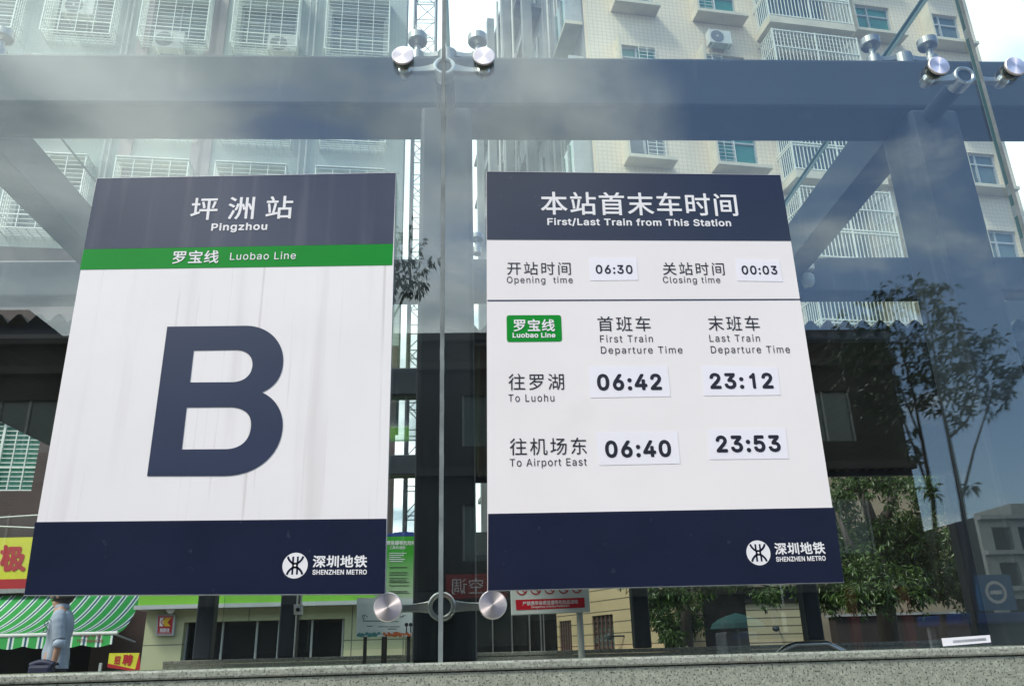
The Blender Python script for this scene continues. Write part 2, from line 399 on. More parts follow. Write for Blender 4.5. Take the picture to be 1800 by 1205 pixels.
# ------------------------------------------------------------------ ground and setting
def sheet(name, x0, x1, y0, y1, z, m):
    mb = MB(); mb.box(x0, x1, y0, y1, z-0.3, z); return struct(mb.build(name, m))
G['asphalt'] = mat('asphalt', (0.055, 0.055, 0.058), 0.85, var=0.25, scale=1.5, bump=0.15, bscale=180)
G['paving'] = mat('paving', (0.17, 0.165, 0.155), 0.75, var=0.15, scale=2)
over(G['paving'], tile_mask(0.4, 0.4, 0.012), (0.10, 0.10, 0.09))
sheet('ground', -900, 900, -900, 900, -0.12, G['asphalt'])
sheet('pavement', -60, 60, -5.5, -0.03, 0.02, G['paving'])
mb = MB(); mb.box(-60, 60, -5.7, -5.5, -0.3, 0.035); struct(mb.build('kerb', G['granite_far']))
sheet('far_pavement', -60, 30, -19.9, -16.5, 0.02, G['paving'])
sheet('entrance_platform', -9, 7.5, 0.42, 9.0, 0.7, G['paving'])
sheet('back_lane', -60, 60, 9.0, 60, 0.05, G['paving'])

# ------------------------------------------------------------------ steel frame of the entrance
COLX = [-0.07 + 1.465*k for k in range(-3, 4)]
BEAMY = [0.22, 1.57, 3.07, 5.42]
ZB, ZT = 3.112, 3.292; LEDGE = 1.583; FLEDGE = 1.632
frame = thing('entrance_frame', 'blue grey painted steel frame of beams and columns behind the glass', 'steel frame', (0, 0.3, 0.6))
X0, X1 = COLX[0]-0.075, COLX[-1]+0.075
for i, y in enumerate(BEAMY):
    mb = MB(); mb.box(X0 if i < 3 else COLX[2]-0.075, X1, y, y+(0.18 if i in (0, 3) else 0.12), ZB, ZT); mb.build('beam', G['steel'], frame, bevel=0.011)
for x in COLX:
    mb = MB()
    for i in range(len(BEAMY)-1):
        y0 = BEAMY[i] + (0.18 if i == 0 else 0.12); mb.box(x-0.055, x+0.055, y0+0.001, BEAMY[i+1]-0.001, ZB+0.012, ZT-0.012)
    mb.build('cross_beam', G['steel'], frame, bevel=0.004)
    mb = MB(); mb.box(x-0.075, x+0.075, BEAMY[0]+0.001, BEAMY[0]+0.179, LEDGE+0.002, ZB-0.001); mb.build('column', G['steel'], frame, bevel=0.012)
    if x > -2:
        mb = MB(); mb.box(x-0.07, x+0.07, 5.421, 5.55, FLEDGE+0.002, ZB-0.001); mb.build('column', G['steel'], frame, bevel=0.012)
jx = at(358, 1100, 5.42).x
mb = MB(); mb.box(jx-0.07, jx+0.07, 5.421, 5.55, FLEDGE+0.002, 2.55); mb.build('column', G['steel'], frame, bevel=0.012)

# ------------------------------------------------------------------ granite walls
def wall_thing(name, label, x0, x1, yf, yb, top, cap_m, wall_m, z0, cap=0.017, lip=0.005):
    t = thing(name, label, 'wall', ((x0+x1)/2, (yf+yb)/2, z0))
    mb = MB(); n = 2
    for i in range(n):
        a = x0 + (x1-x0)*i/n; b = x0 + (x1-x0)*(i+1)/n
        mb.box(a+0.0012, b-0.0012, yf, yb, z0, top-cap-0.002)
    mb.build('wall_slab', wall_m, t, bevel=0.0015)
    mb = MB()
    for i in range(n):
        a = x0 + (x1-x0)*i/n; b = x0 + (x1-x0)*(i+1)/n; mb.box(a+0.001, b-0.001, yf-lip, yb+lip, top-cap, top)
    mb.build('coping', cap_m, t, bevel=0.004)
    if yf < 1:                               # the front wall rises gently to the right, for drainage
        for ch in t.children:
            for v in ch.data.vertices:
                if v.co.x > 0 and v.co.z > 1: v.co.z += .0085*v.co.x
    return t
wall_thing('granite_wall', 'low speckled granite wall carrying the front glass', -6.6, 9.0, -0.05, 0.42, LEDGE, G['granite_cap'], G['granite'], 0.02)
wall_thing('granite_wall', 'darker granite wall across the entrance behind the glass', at(286, 1165, 5.3).x, 6.6, 5.3, 5.62, FLEDGE, G['granite_far'], G['granite_far'], 0.5, 0.03)

# ------------------------------------------------------------------ glass
GL_T = 0.012; gap = 0.0049; ROOF = 3.445
def pane(parent, name, x0, x1, y0, y1, z0, z1, m):
    mb = MB(); mb.box(x0, x1, y0, y1, z0, z1); o = mb.build(name, [m, G['glass_edge']], parent)
    big = max(p.area for p in o.data.polygons)
    for p in o.data.polygons:
        if p.area < big*0.5: p.material_index = 1
    return o
fac = thing('glass_facade', 'tall clear glass facade carrying the two metro signs', 'glass facade', (0.67, 0, LEDGE))
for i in (2, 3, 4): pane(fac, 'glass_pane', COLX[i]+gap, COLX[i+1]-gap, -GL_T/2, GL_T/2, LEDGE+0.001, 3.46, G['glass'])
def seal(x, wx, zt=3.46):
    mb = MB(); n = 60; rnd = random.Random(int(x*100)); prev = 0
    for i in range(n):
        a = LEDGE+0.001+(zt-LEDGE)*i/n; b = LEDGE+0.001+(zt-LEDGE)*(i+1)/n
        d = rnd.uniform(-0.0002, 0.0002); mb.box(x-wx+d, x+wx+d, -0.0075, 0.0085, a, b)
    return mb.build('sealant_joint', G['sealant'], fac)
seal(COLX[3], 0.0048); seal(COLX[4], 0.0048)
rfg = thing('glass_roof', 'overhead glass roof resting on the steel beams', 'glass roof', (0.67, 2.8, ROOF))
for i in (2, 3, 4): pane(rfg, 'glass_pane', COLX[i]+gap, COLX[i+1]-gap, 0.02, 5.55, ROOF, ROOF+GL_T, G['roof_glass'])
for x in (COLX[3], COLX[4]): mb = MB(); mb.box(x-0.0065, x+0.0065, 0.03, 5.54, ROOF-0.003, ROOF+GL_T+0.003); mb.build('sealant_joint', G['clear_seal'], rfg)
rgw = thing('rear_glazing', 'rear glass wall across the entrance above the darker granite', 'glass wall', (1, 5.66, FLEDGE))
for i in (1, 2, 3, 4): pane(rgw, 'glass_pane', COLX[i]+gap if i > 1 else jx+0.08, COLX[i+1]-gap, 5.654, 5.666, FLEDGE+0.05, 3.1, G['roof_glass'])

# ------------------------------------------------------------------ spider fittings
def RX(a): return Matrix.Rotation(a, 4, 'X')
DR = 0.0290
def arm_mesh(h, side, c, e, axis):
    """tapered cast arm from hub c to disc boss e; axis = thickness direction"""
    c = Vector(c); e = Vector(e); ax = Vector(axis).normalized(); d = (e-c).normalized(); sd = ax.cross(d).normalized()
    mb = MB(); n = 7; vs = []
    for i in range(n):
        t = i/(n-1); p = c.lerp(e, t) + ax*(0.010*sin(t*pi)*h)
        wd = 0.0125*(1-t) + 0.0085*t - 0.002*sin(t*pi); th = 0.010*(1-t)+0.008*t
        vs += [p+sd*wd+ax*th, p-sd*wd+ax*th, p-sd*wd-ax*th, p+sd*wd-ax*th]
    fs = []
    for i in range(n-1):
        for k in range(4): fs.append((4*i+k, 4*i+(k+1) % 4, 4*i+4+(k+1) % 4, 4*i+4+k))
    fs += [(3,2,1,0), tuple(4*(n-1)+k for k in range(4))]
    mb.add(vs, fs); return mb
def front_spider(x, z, dz, label, stem_end=True):
    """two armed fitting: hub behind the glass, discs in front of it; discs sit dz above the hub"""
    t = thing('glass_fitting', label, 'glass fitting', (x, 0.0, z), 'steel spider fittings of the front glass')
    hub = Vector((x, 0.050, z))
    Mh = Matrix.Translation(hub) @ RX(radians(90))       # local Z -> -Y
    mb = MB(); R = 0.030
    ring = [(0.0195, -0.012), (0.0195, 0.013), (0.0225, 0.016), (R-0.003, 0.016), (R, 0.012), (R, -0.012), (0.0195, -0.012)]
    vs = []; seg = 32
    for r, h in ring[:-1]:
        for k in range(seg): vs.append(Mh @ Vector((r*cos(2*pi*k/seg), r*sin(2*pi*k/seg), h)))
    fs = []; q = len(ring)-1
    for i in range(q):
        for k in range(seg): fs.append((i*seg+k, i*seg+(k+1) % seg, ((i+1) % q)*seg+(k+1) % seg, ((i+1) % q)*seg+k))
    mb.add(vs, fs); mb.build('hub_ring', G['stainless'], t, smooth=False)
    mb = MB(); mb.lathe([(0.0001, -0.01), (0.0192, -0.01), (0.0192, 0.009), (0.0001, 0.009)], Mh, 24)
    mb.lathe([(0.002, 0.0091), (0.002, 0.0101)], Mh @ Matrix.Translation((0.007, 0.004, 0)), 8); mb.lathe([(0.002, 0.0091), (0.002, 0.0101)], Mh @ Matrix.Translation((-0.006, -0.005, 0)), 8)
    mb.build('hub_cap', G['steel'], t)
    mb = MB(); mb.bar((x, 0.063, z), (x, BEAMY[0]-0.001, z), 0.0265, seg=28); mb.build('stem', G['steel'], t, smooth=False)
    mb = MB(); mb.bar((x, 0.0615, z), (x, 0.083, z), 0.029, seg=28); mb.build('collar', G['stainless'], t)
    for sx in (-1, 1):
        dc = Vector((x + sx*0.1075, 0.0, z+dz))
        boss = dc + Vector((0, 0.045, 0))
        v = (boss-hub).normalized()
        arm_mesh(0.4, sx, hub+v*0.026, boss-v*0.012, (0, 1, 0)).build('arm', G['cast'], t, bevel=0.002)
        Md = Matrix.Translation(dc) @ RX(radians(90))
        mb = MB(); mb.lathe([(0.0001, -0.068), (0.010, -0.068), (0.012, -0.064), (0.012, -0.058), (0.0165, -0.056), (0.0165, -0.036), (0.012, -0.034), (0.009, -0.028), (0.009, -0.021), (0.013, -0.020), (0.021, -0.013), (0.021, -0.0075), (0.0001, -0.0075)], Md, 28)
        mb.build('bolt', G['stainless'], t)
        mb = MB(); mb.lathe([(0.0001, 0.0062), (DR-0.003, 0.0062), (DR-0.001, 0.009), (DR-0.001, 0.014), (0.0001, 0.014)], Md, 36); mb.build('gasket', G['rubber'], t)
        mb = MB(); mb.lathe([(0.0001, 0.0141), (DR, 0.0141), (DR, 0.0195), (DR-0.0016, 0.0215), (0.0001, 0.0221)], Md, 48)
        dsk = mb.build('disc', G['disc'], t, loc=dc); dsk.location = dc - t.location
    return t
front_spider(COLX[3], 3.106, -0.014, 'upper steel spider fitting with two bright discs between the signs')
front_spider(COLX[3], 1.702, -0.002, 'lower steel spider fitting with two discs below the signs')
front_spider(COLX[4]-.012, 3.086, -0.014, 'steel spider fitting at upper right beside the slanting joint')
def roof_spider(x, y, label):
    t = thing('roof_fitting', label, 'glass fitting', (x, y, ZT), 'steel spider fittings under the roof glass')
    hub = Vector((x, y, ZT+0.072)); 
    mb = MB(); mb.lathe([(0.03, 0.0005), (0.03, 0.085), (0.024, 0.09)], Matrix.Translation((x, y, ZT)), 24); mb.build('hub', G['cast'], t)
    for sx in (-1, 1):
        b = Vector((x+sx*0.095, y, ZT+0.078)); v = (b-hub).normalized()
        arm_mesh(-0.4, sx, hub+v*0.028, b, (0, 0, 1)).build('arm', G['cast'], t, bevel=0.002)
        Md = Matrix.Translation((b.x, y, ZT+0.06))
        mb = MB(); mb.lathe([(0.0001, -0.012), (0.018, -0.012), (0.021, -0.006), (0.021, 0.022), (0.010, 0.024), (0.010, 0.056), (0.0285, 0.063), (0.031, 0.068), (0.031, 0.0905), (0.0001, 0.0905)], Md, 28)
        mb.build('disc', G['cast'], t)
    return t
rs0 = None
names = {(3, 0): 'roof fitting over the front beam between the signs', (4, 0): 'roof fitting over the front beam at upper right', (2, 0): 'roof fitting over the front beam at the left photo edge',
         (3, 1): 'roof fitting on the second beam, first behind the middle column', (4, 1): 'roof fitting on the second beam behind the right hand column', (3, 2): 'roof fitting on the third beam, further behind the middle column'}
for (i, j), lab in names.items():
    y = BEAMY[j] + (0.09 if j == 0 else 0.06)
    if rs0 is None: rs0 = roof_spider(COLX[i], y, lab)
    else: dup(rs0, (COLX[i], y, ZT), lab)

# ------------------------------------------------------------------ the two signs
def emblem(b, mbw, mbd, cx, cy, rx, d):
    """round railway emblem: white disc with a mirrored pair of dark forks; built upright on the board"""
    c = b.p(cx, cy, d); R = (b.p(cx+rx, cy).x - c.x)
    k = 56; mbw.add([c] + [c + Vector((R*cos(2*pi*i/k), 0, R*sin(2*pi*i/k))) for i in range(k)], [(0, 1+i, 1+(i+1) % k) for i in range(k)])
    def stroke(pts, wd):
        q = [Vector((c.x+x*R, c.y-0.0002, c.z+y*R)) for x, y in pts]; n = len(q); L = []; Rr = []
        for i in range(n):
            t = (q[min(i+1, n-1)]-q[max(i-1, 0)]).normalized(); nn = Vector((-t.z, 0, t.x))*wd*R/2; L.append(q[i]+nn); Rr.append(q[i]-nn)
        mbd.add(L+Rr, [(i, i+1, n+i+1, n+i) for i in range(n-1)])
    up = [(-.62, .70), (-.52, .48), (-.36, .29), (-.18, .17), (0, .13), (.18, .17), (.36, .29), (.52, .48), (.62, .70)]
    stroke(up, .17); stroke([(x, -y) for x, y in up], .17)
    for sx in (-1, 1):
        for sy in (-1, 1): stroke([(sx*.185, sy*.08), (sx*.185, sy*.70)], .15)
    stroke([(0, -.17), (0, .17)], .46)
    r = 0.085*R; mbw.add([c+Vector((0, -0.0004, 0))] + [c + Vector((r*cos(2*pi*i/16), -0.0004, r*sin(2*pi*i/16))) for i in range(16)], [(0, 1+i, 1+(i+1) % 16) for i in range(16)])

SY = -0.022                                   # front face of both signs
L = Board((170, 313), (696, 303), (677, 1044), (42, 1046), SY)
left = thing('station_sign', 'tall white and navy metro sign with a big letter B and green band', 'sign', tuple(L.w(.5, 1) + Vector((0, .01, 0))))
def panel(b, parent, m, th=0.013):
    mb = MB(); n = 1; mb.slab([b.w(0, 0), b.w(1, 0), b.w(1, 1), b.w(0, 1)], (0, th, 0))
    o = mb.build('panel', [m, G['acrylic_edge']], parent)
    for p in o.data.polygons:
        if abs(p.normal.y) < 0.5: p.material_index = 1
    return o
panel(L, left, G['sign_white_dirty'])
mb = MB(); L.quad(mb, [(170.6, 313.8), (695.4, 303.8), (691, 428.5), (147.5, 438)], 0.0006); mb.build('header_band', G['navy_sheen_streaked'], left)
mb = MB(); L.quad(mb, [(147.5, 438.3), (691, 428.8), (689.6, 466), (140.3, 474)], 0.0006); mb.build('line_band', G['green'], left)
mb = MB(); L.quad(mb, [(62, 917), (679.5, 911), (676.6, 1043), (42.6, 1045)], 0.0006); mb.build('footer_band', G['navy'], left)
for a_ in (('坪', 336, 383, 348, 387, .0014, .012), ('洲', 401.5, 447.5, 346.5, 386, .0014, .012), ('站', 468, 515, 345, 385, .0014, .012), ('Pingzhou', 371.8, 470, 392, 408.7, .0014, .026, 1.1),
        ('罗宝线', 304.2, 385, 440.5, 463.3, .0014, .015, 1.06), ('Luobao Line', 405, 520.3, 443.4, 456.6, .0014, .004, 1.1), ('深圳地铁', 550, 645.5, 975.2, 997, .0014, .026, 1.06), ('SHENZHEN METRO', 549.4, 645, 1000.4, 1009.3, .0014, .024, 1.04)):
    L.line(left, G['letter_white'], 'lettering', *a_)
def cp(x, y): return (230 + x/3.767, 540 + y/3.767)
outer = [cp(242, 128)] + [cp(*q) for q in bez((770,122),(915,126),(1010,225),(1009,350)) + bez((1009,350),(1008,450),(960,525),(868,562),10) + bez((868,562),(955,600),(1006,680),(1006,775)) + bez((1006,775),(1004,960),(850,1112),(620,1115))] + [cp(620,1115), cp(108,1116)]
c1 = [cp(417,286)] + [cp(*q) for q in bez((695,282),(770,282),(806,325),(806,378)) + bez((806,378),(803,450),(750,494),(668,495))] + [cp(668,495), cp(392,497)]
c2 = [cp(370,662)] + [cp(*q) for q in bez((665,660),(750,664),(797,705),(797,775)) + bez((797,775),(795,870),(735,936),(630,938))] + [cp(630,938), cp(338,940)]
mb = MB(); L.poly(mb, [outer, c1, c2], 0.001); mb.build('big_letter', G['letter_navy'], left)
mw = MB(); md = MB(); emblem(L, mw, md, 518.9, 993.3, 22.2, .0013); mw.build('emblem_disc', G['letter_white'], left); md.build('emblem_mark', G['navy'], left)

R_ = Board((855, 301), (1372, 307), (1484, 1023), (857, 1038), SY)
right = thing('timetable_sign', 'tall white and navy metro sign listing first and last train times', 'sign', tuple(R_.w(.5, 1) + Vector((0, .01, 0))))
panel(R_, right, G['sign_white2'])
mb = MB(); R_.quad(mb, [(855.5, 301.6), (1371.4, 307.6), (1390.6, 423.4), (856, 421.3)], 0.0006); mb.build('header_band', G['navy'], right)
mb = MB(); R_.quad(mb, [(858, 902.5), (1466, 891.5), (1483.4, 1022.4), (857.6, 1037.2)], 0.0006); mb.build('footer_band', G['navy'], right)
mb = MB(); R_.quad(mb, [(856.8, 527), (1409, 525), (1409.3, 527.2), (856.8, 529.2)], 0.0006); mb.build('divider_line', G['letter_navy'], right)
for a_ in (('本站首末车时间', 950.4, 1295.3, 338.8, 379, .0014, .013, 1.08), ('First/Last Train from This Station', 962, 1284.6, 384.6, 398.8, .0014, .024, 1.08), ('深圳地铁', 1361, 1449.8, 952.4, 973.9, .0014, .026, 1.06), ('SHENZHEN METRO', 1363.7, 1451, 977, 985.8, .0014, .024, 1.04)):
    R_.line(right, G['letter_white'], 'lettering', *a_)
for s, a, b, c, d, sp in (('开站时间', 891.4, 1003, 460.4, 483, 1.2), ('Opening  time', 890.8, 1006.6, 486, 500.4, 1.14), ('关站时间', 1164.8, 1272.8, 461.2, 483.4, 1.2), ('Closing time', 1165.2, 1265.8, 486, 500.2, 1.14),
        ('首班车', 1050.4, 1143.3, 555.8, 582, 1.2), ('First Train', 1054.6, 1147.2, 588.6, 601.3, 1.16), ('Departure Time', 1056.2, 1199.4, 608.4, 624.2, 1.16),
        ('末班车', 1244.6, 1334.5, 555, 581.2, 1.2), ('Last Train', 1246.8, 1335.2, 587.8, 600.4, 1.16), ('Departure Time', 1249.4, 1388.2, 607.5, 623.5, 1.16),
        ('往罗湖', 893.6, 991.2, 656.3, 685, 1.2), ('To Luohu', 893.6, 974.2, 692.6, 705.6, 1.16), ('往机场东', 896, 1031.2, 769, 799, 1.2), ('To Airport East', 896, 1031.2, 805, 822, 1.12)):
    R_.line(right, G['letter_black'], 'lettering', s, a, b, c, d, .0008, 0.0, sp)
# green line plate
def rounded(q, r, n=5):
    out = []
    for i in range(4):
        a, b, c = Vector(q[i-1]), Vector(q[i]), Vector(q[(i+1) % 4]); u = (a-b).normalized(); v = (c-b).normalized()
        for k in range(n+1):
            t = k/n; p0 = b+u*r; p2 = b+v*r; out.append(tuple(p0*(1-t)**2 + b*(2*t*(1-t)) + p2*t*t))
    return out
mb = MB(); R_.poly(mb, [rounded([(890.4, 554), (986.3, 553.6), (988, 599.9), (891, 600.9)], 5)], .0006); plate = mb.build('line_plate', G['green'], right)
R_.line(plate, G['letter_white'], 'lettering', '罗宝线', 902.6, 975.2, 560.8, 582.6, .0014, .02, 1.08); R_.line(plate, G['letter_white'], 'lettering', 'Luobao Line', 901, 976.2, 584.6, 593.6, .0014, .028, 1.06)
mw = MB(); md = MB(); emblem(R_, mw, md, 1332.8, 971, 21, .0013); mw.build('emblem_disc', G['letter_white'], right); md.build('emblem_mark', G['navy'], right)
for s, qd, bx in (('06:30', [(1034.7, 452.7), (1118.7, 452.7), (1122, 492.3), (1037.6, 493.2)], (1047, 1111.7, 465.6, 481.4)), ('00:03', [(1292.4, 454.4), (1370.4, 457.3), (1376.2, 494.9), (1295.7, 493.7)], (1303.4, 1365.8, 466.8, 482.6)),
        ('06:42', [(1034.3, 644), (1173.3, 642), (1178.8, 696.5), (1037.6, 699)], (1049.2, 1162.8, 656.6, 686)), ('23:12', [(1232, 642.8), (1366.7, 645.3), (1373, 694.1), (1236.7, 695.3)], (1247.4, 1358.4, 655, 683.4)),
        ('06:40', [(1047.3, 759.4), (1190.8, 757.5), (1195.7, 814.3), (1053.2, 817.4)], (1063.4, 1179.4, 773.2, 803.6)), ('23:53', [(1242.8, 753.3), (1380.6, 752.2), (1386.7, 805.6), (1246.7, 807.2)], (1258.2, 1371.4, 764.4, 794.6))):
    mb = MB(); R_.quad(mb, qd, .0006, .0003); st = mb.build('time_sticker', G['sticker'], right)
    R_.line(st, G['letter_black'], 'digits', s, *bx, .0010, .021 if bx[1]-bx[0] < 80 else .030, 1.12)
# paper label low on the glass
pb = Board((1655, 1121), (1740, 1115), (1742, 1128), (1658, 1135), -0.008)
pl = thing('paper_label', 'narrow white paper label stuck low on the glass at right', 'label', tuple(pb.w(.5, .5)))
mb = MB(); mb.slab([pb.w(0, 0), pb.w(1, 0), pb.w(1, 1), pb.w(0, 1)], (0, .0006, 0)); mb.build('paper', G['sticker'], pl)
mb = MB(); 
for t in (.38, .5, .62): mb.slab([pb.w(.2, t, .0005), pb.w(.9, t-.02, .0005), pb.w(.9, t+.03, .0005), pb.w(.2, t+.03, .0005)], (0, .0002, 0))
mb.build('printed_lines', mat('grey_print', (.22, .22, .24), .6), pl)
# ------------------------------------------------------------------ apartment buildings behind
G['tile_pale'] = mat('pale_green_grey_tile', (0.37, 0.41, 0.36), 0.55, var=0.10, scale=0.6)
over(G['tile_pale'], noise_mask(0.5, 0.50, 0.72, 0.35, stretch=(3, 3, 0.35)), (0.27, 0.30, 0.27))
over(G['tile_pale'], tile_mask(0.10, 0.10, 0.008, radians(5), 0.6), (0.25, 0.28, 0.26))
G['tile_brown'] = mat('brown_tile', (0.062, 0.034, 0.028), 0.5, var=0.25, scale=1.2)
over(G['tile_brown'], tile_mask(0.22, 0.07, 0.006, radians(5), 0.6, 0.5), (0.07, 0.05, 0.045))
G['tile_cream'] = mat('cream_tile', (0.78, 0.66, 0.50), 0.55, var=0.07, scale=0.5)
over(G['tile_cream'], noise_mask(0.4, 0.52, 0.75, 0.30, stretch=(3, 3, 0.3)), (0.60, 0.55, 0.42))
over(G['tile_cream'], tile_mask(0.15, 0.15, 0.014, radians(8), 0.6), (0.50, 0.42, 0.32))
G['tile_grey'] = mat('weathered_grey_render', (0.24, 0.25, 0.25), 0.75, var=0.25, scale=0.8, stretch=(2, 2, 0.3))
over(G['tile_grey'], noise_mask(0.8, 0.50, 0.66, 0.7, stretch=(2.5, 2.5, 0.25)), (0.09, 0.095, 0.10))
G['sill'] = mat('sill_concrete', (0.62, 0.56, 0.43), 0.7, var=0.12, scale=2)
G['pink'] = mat('dull_pink_pilaster', (0.33, 0.255, 0.25), 0.6, var=0.1, scale=1)
G['cage'] = mat('white_painted_bars', (0.74, 0.76, 0.68), 0.5, var=0.1, scale=6)
G['win'] = mat('green_window_glass', (0.045, 0.22, 0.155), 0.10, var=0.3, scale=0.8, spec=0.6)
G['win_dark'] = mat('dark_window_glass', (0.10, 0.14, 0.135), 0.12, var=0.4, scale=0.7, spec=0.6)
G['alu'] = mat('window_frame_grey', (0.40, 0.42, 0.42), 0.4, var=0.1)
G['ac'] = mat('ac_white', (0.58, 0.58, 0.53), 0.5, var=0.08, scale=4)
G['ac_grille'] = mat('ac_grille_grey', (0.16, 0.17, 0.17), 0.6, var=0.15)
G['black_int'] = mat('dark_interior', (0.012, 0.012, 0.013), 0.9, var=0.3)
G['pipe'] = mat('pvc_pipe', (0.50, 0.50, 0.46), 0.5, var=0.15)

def FM(Y0, ang): return Matrix.Translation((0, Y0, 0)) @ Matrix.Rotation(ang, 4, 'Z')
def on_fac(M, x, y):
    n = (M.to_3x3() @ Vector((0, 1, 0))); d = ray(x, y); o = M @ Vector((0, 0, 0)); p = CAM + d*(n.dot(o-CAM)/n.dot(d)); return M.inverted() @ p
def child(mb, name, m, parent, root=None, **k):
    o = mb.build(name, m, parent, **k); return o

# --- left block
ML = FM(18.0, radians(5))
bl = thing('apartment_block', 'pale tiled apartment block with caged windows above the left sign', 'building', tuple(ML @ Vector((-9, 4, 0))))
def recess_wall(mb, M, u0, u1, z0, z1, holes, depth=0.3, mi=0):
    """front wall slab with rectangular window holes (list of u0,u1,z0,z1)"""
    us = sorted({u0, u1} | {h[0] for h in holes} | {h[1] for h in holes}); zs = sorted({z0, z1} | {h[2] for h in holes} | {h[3] for h in holes})
    for i in range(len(us)-1):
        run = None
        for j in range(len(zs)-1):
            cu, cz = (us[i]+us[i+1])/2, (zs[j]+zs[j+1])/2
            hole = any(h[0] < cu < h[1] and h[2] < cz < h[3] for h in holes)
            if not hole and run is None: run = zs[j]
            if run is not None and (hole or j == len(zs)-2):
                top = zs[j] if hole else zs[j+1]
                mb.box(us[i], us[i+1], 0, depth, run, top, M, mi); run = None
cols = [-14.15, -11.65, -9.15, -6.7, -4.15]; rows = [11.67, 14.67, 17.67]
holes = [(u+.1, u+1.65, z+.25, z+1.75) for u in cols for z in rows]
mb = MB(); recess_wall(mb, ML, -17, -1.87, 11.4, 33, holes); mb.build('wall', G['tile_pale'], bl)
mb = MB(); mb.box(-17, -1.871, .30, 9, 9.0, 32.9, ML); mb.build('wall_core', G['tile_grey'], bl)
wa, wb2 = on_fac(ML, -50, 800), on_fac(ML, 66, 800); bw = [(wa.x, wb2.x, on_fac(ML, 40, 862).z, on_fac(ML, 40, 738).z)]
shop_hole = (-17.0, -8.0, 0.05, 2.5)
mb = MB(); recess_wall(mb, ML, -17, -8.2, 0, 11.398, bw+[shop_hole]); recess_wall(mb, ML, -8.198, -1.9, 0, 8.998, []); mb.build('brown_wall', G['tile_brown'], bl)
mb = MB(); mb.box(-8.198, -1.872, .0, .298, 9.0, 11.398, ML); mb.build('lower_pale_wall', G['tile_pale'], bl)
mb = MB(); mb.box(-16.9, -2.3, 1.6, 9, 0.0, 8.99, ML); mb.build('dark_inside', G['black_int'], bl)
for u in cols:
    for z in rows:
        mb = MB(); mb.box(u+.1, u+1.65, .18, .22, z+.25, z+1.75, ML); win = mb.build('window', G['win_dark'], bl)
        mb = MB()
        for a in (u+.1, u+.855, u+1.605): mb.box(a, a+.045, .13, .178, z+.25, z+1.75, ML)
        for a in (z+.25, z+1.25, z+1.705): mb.box(u+.146, u+1.60, .135, .176, a, a+.045, ML)
        mb.build('window_frame', G['alu'], win)
        mb = MB(); dpt = .52; w_ = 1.78; h = 2.10; r = .0058
        zr = [z + k*.1225 for k in range(18)]
        for k, q in enumerate(zr):
            rr = .013 if k in (0, 3, 17) else r
            mb.box(u, u+w_, -dpt-rr, -dpt+rr, q-rr, q+rr, ML)
            mb.box(u-rr, u+rr, -dpt+rr, -.001, q-rr, q+rr, ML); mb.box(u+w_-rr, u+w_+rr, -dpt+rr, -.001, q-rr, q+rr, ML)
        for k in range(5):
            a = u + w_*k/4; rr = .014 if k in (0, 4) else .008
            mb.box(a-rr, a+rr, -dpt-.02-rr*.2, -dpt+rr*.2, z-.02, z+h+.02, ML)
        for k in range(1, 5): 
            q = -dpt + dpt*k/5
            mb.box(u-.01, u+.01, q-.01, q+.01, z, z+h, ML); mb.box(u+w_-.01, u+w_+.01, q-.01, q+.01, z, z+h, ML)
            mb.box(u, u+w_, q-.009, q+.009, z-.009, z+.009, ML)
        for k in range(1, 8): mb.box(u+w_*k/8-.008, u+w_*k/8+.008, -dpt, 0, z-.0075, z+.0075, ML)
        mb.box(u-.02, u+w_+.02, -dpt-.05, -.001, z+h+.03, z+h+.055, ML)
        mb.build('window_cage', G['cage'], win)
for x, y in ((383, 90), (222, 260), (348, 260)):
    u = on_fac(ML, x, y).x; mb = MB(); mb.box(u-.15, u+.15, -.06, -.001, 11.4, 33, ML); mb.build('pilaster', G['pink'], bl)
for x, y in ((184, 270), (527, 270), (230, 60), (553, 75)):
    u = on_fac(ML, x, y).x; mb = MB(); mb.bar(ML @ Vector((u, -.1, 11.5)), ML @ Vector((u, -.1, 32)), .03, seg=8)
    for k in range(12): q = ML @ Vector((u, -.1, 12+1.9*k)); mb.bar(q, q+Vector((0, 0, .06)), .042, seg=8)
    mb.build('drain_pipe', G['pipe'], bl)
u0, u1, z0, z1 = bw[0]
mb = MB(); mb.box(u0, u1, .2, .24, z0, z1, ML); win = mb.build('window', G['win'], bl)
mb = MB()
for k in range(16): q = z0+.02+k*(z1-z0-.04)/15; rr = .009 if k not in (0, 5, 15) else .022; mb.box(u0, u1, .10-rr, .10+rr, q-rr, q+rr, ML)
for k in range(6): a = u0+(u1-u0)*k/5; rr = .012 if k not in (2, 5) else .026; mb.box(a-rr, a+rr, .075-rr*.2, .075+rr, z0, z1, ML)
mb.build('window_bars', G['cage'], win)
# rooftop edge piece seen against the sky at the gap, side strip
def ac(x, y, M, label, off=-.36):
    p = on_fac(M, x, y); t = thing('air_conditioner', label, 'air conditioner', tuple(M @ Vector((p.x, off+.17, p.z))), 'outdoor air conditioner units')
    u, z = p.x, p.z
    mb = MB(); mb.box(u, u+.82, off, off+.30, z, z+.56, M); mb.build('casing', G['ac'], t, bevel=0.012)
    Mf = M @ Matrix.Translation((u+.29, off-.002, z+.28)) @ RX(radians(90))
    mb = MB(); mb.lathe([(.0001, 0), (.235, 0), (.235, .012), (.0001, .012)], Mf, 28); mb.build('fan_grille', G['ac_grille'], t)
    mb = MB(); mb.lathe([(.0001, .0125), (.035, .0125), (.035, .02), (.0001, .02)], Mf, 12); mb.build('fan_hub', G['ac'], t)
    mb = MB()
    for a in (u+.1, u+.68): mb.box(a, a+.04, off+.02, .0, z-.04, z-.001, M)
    mb.build('bracket', G['cage'], t)
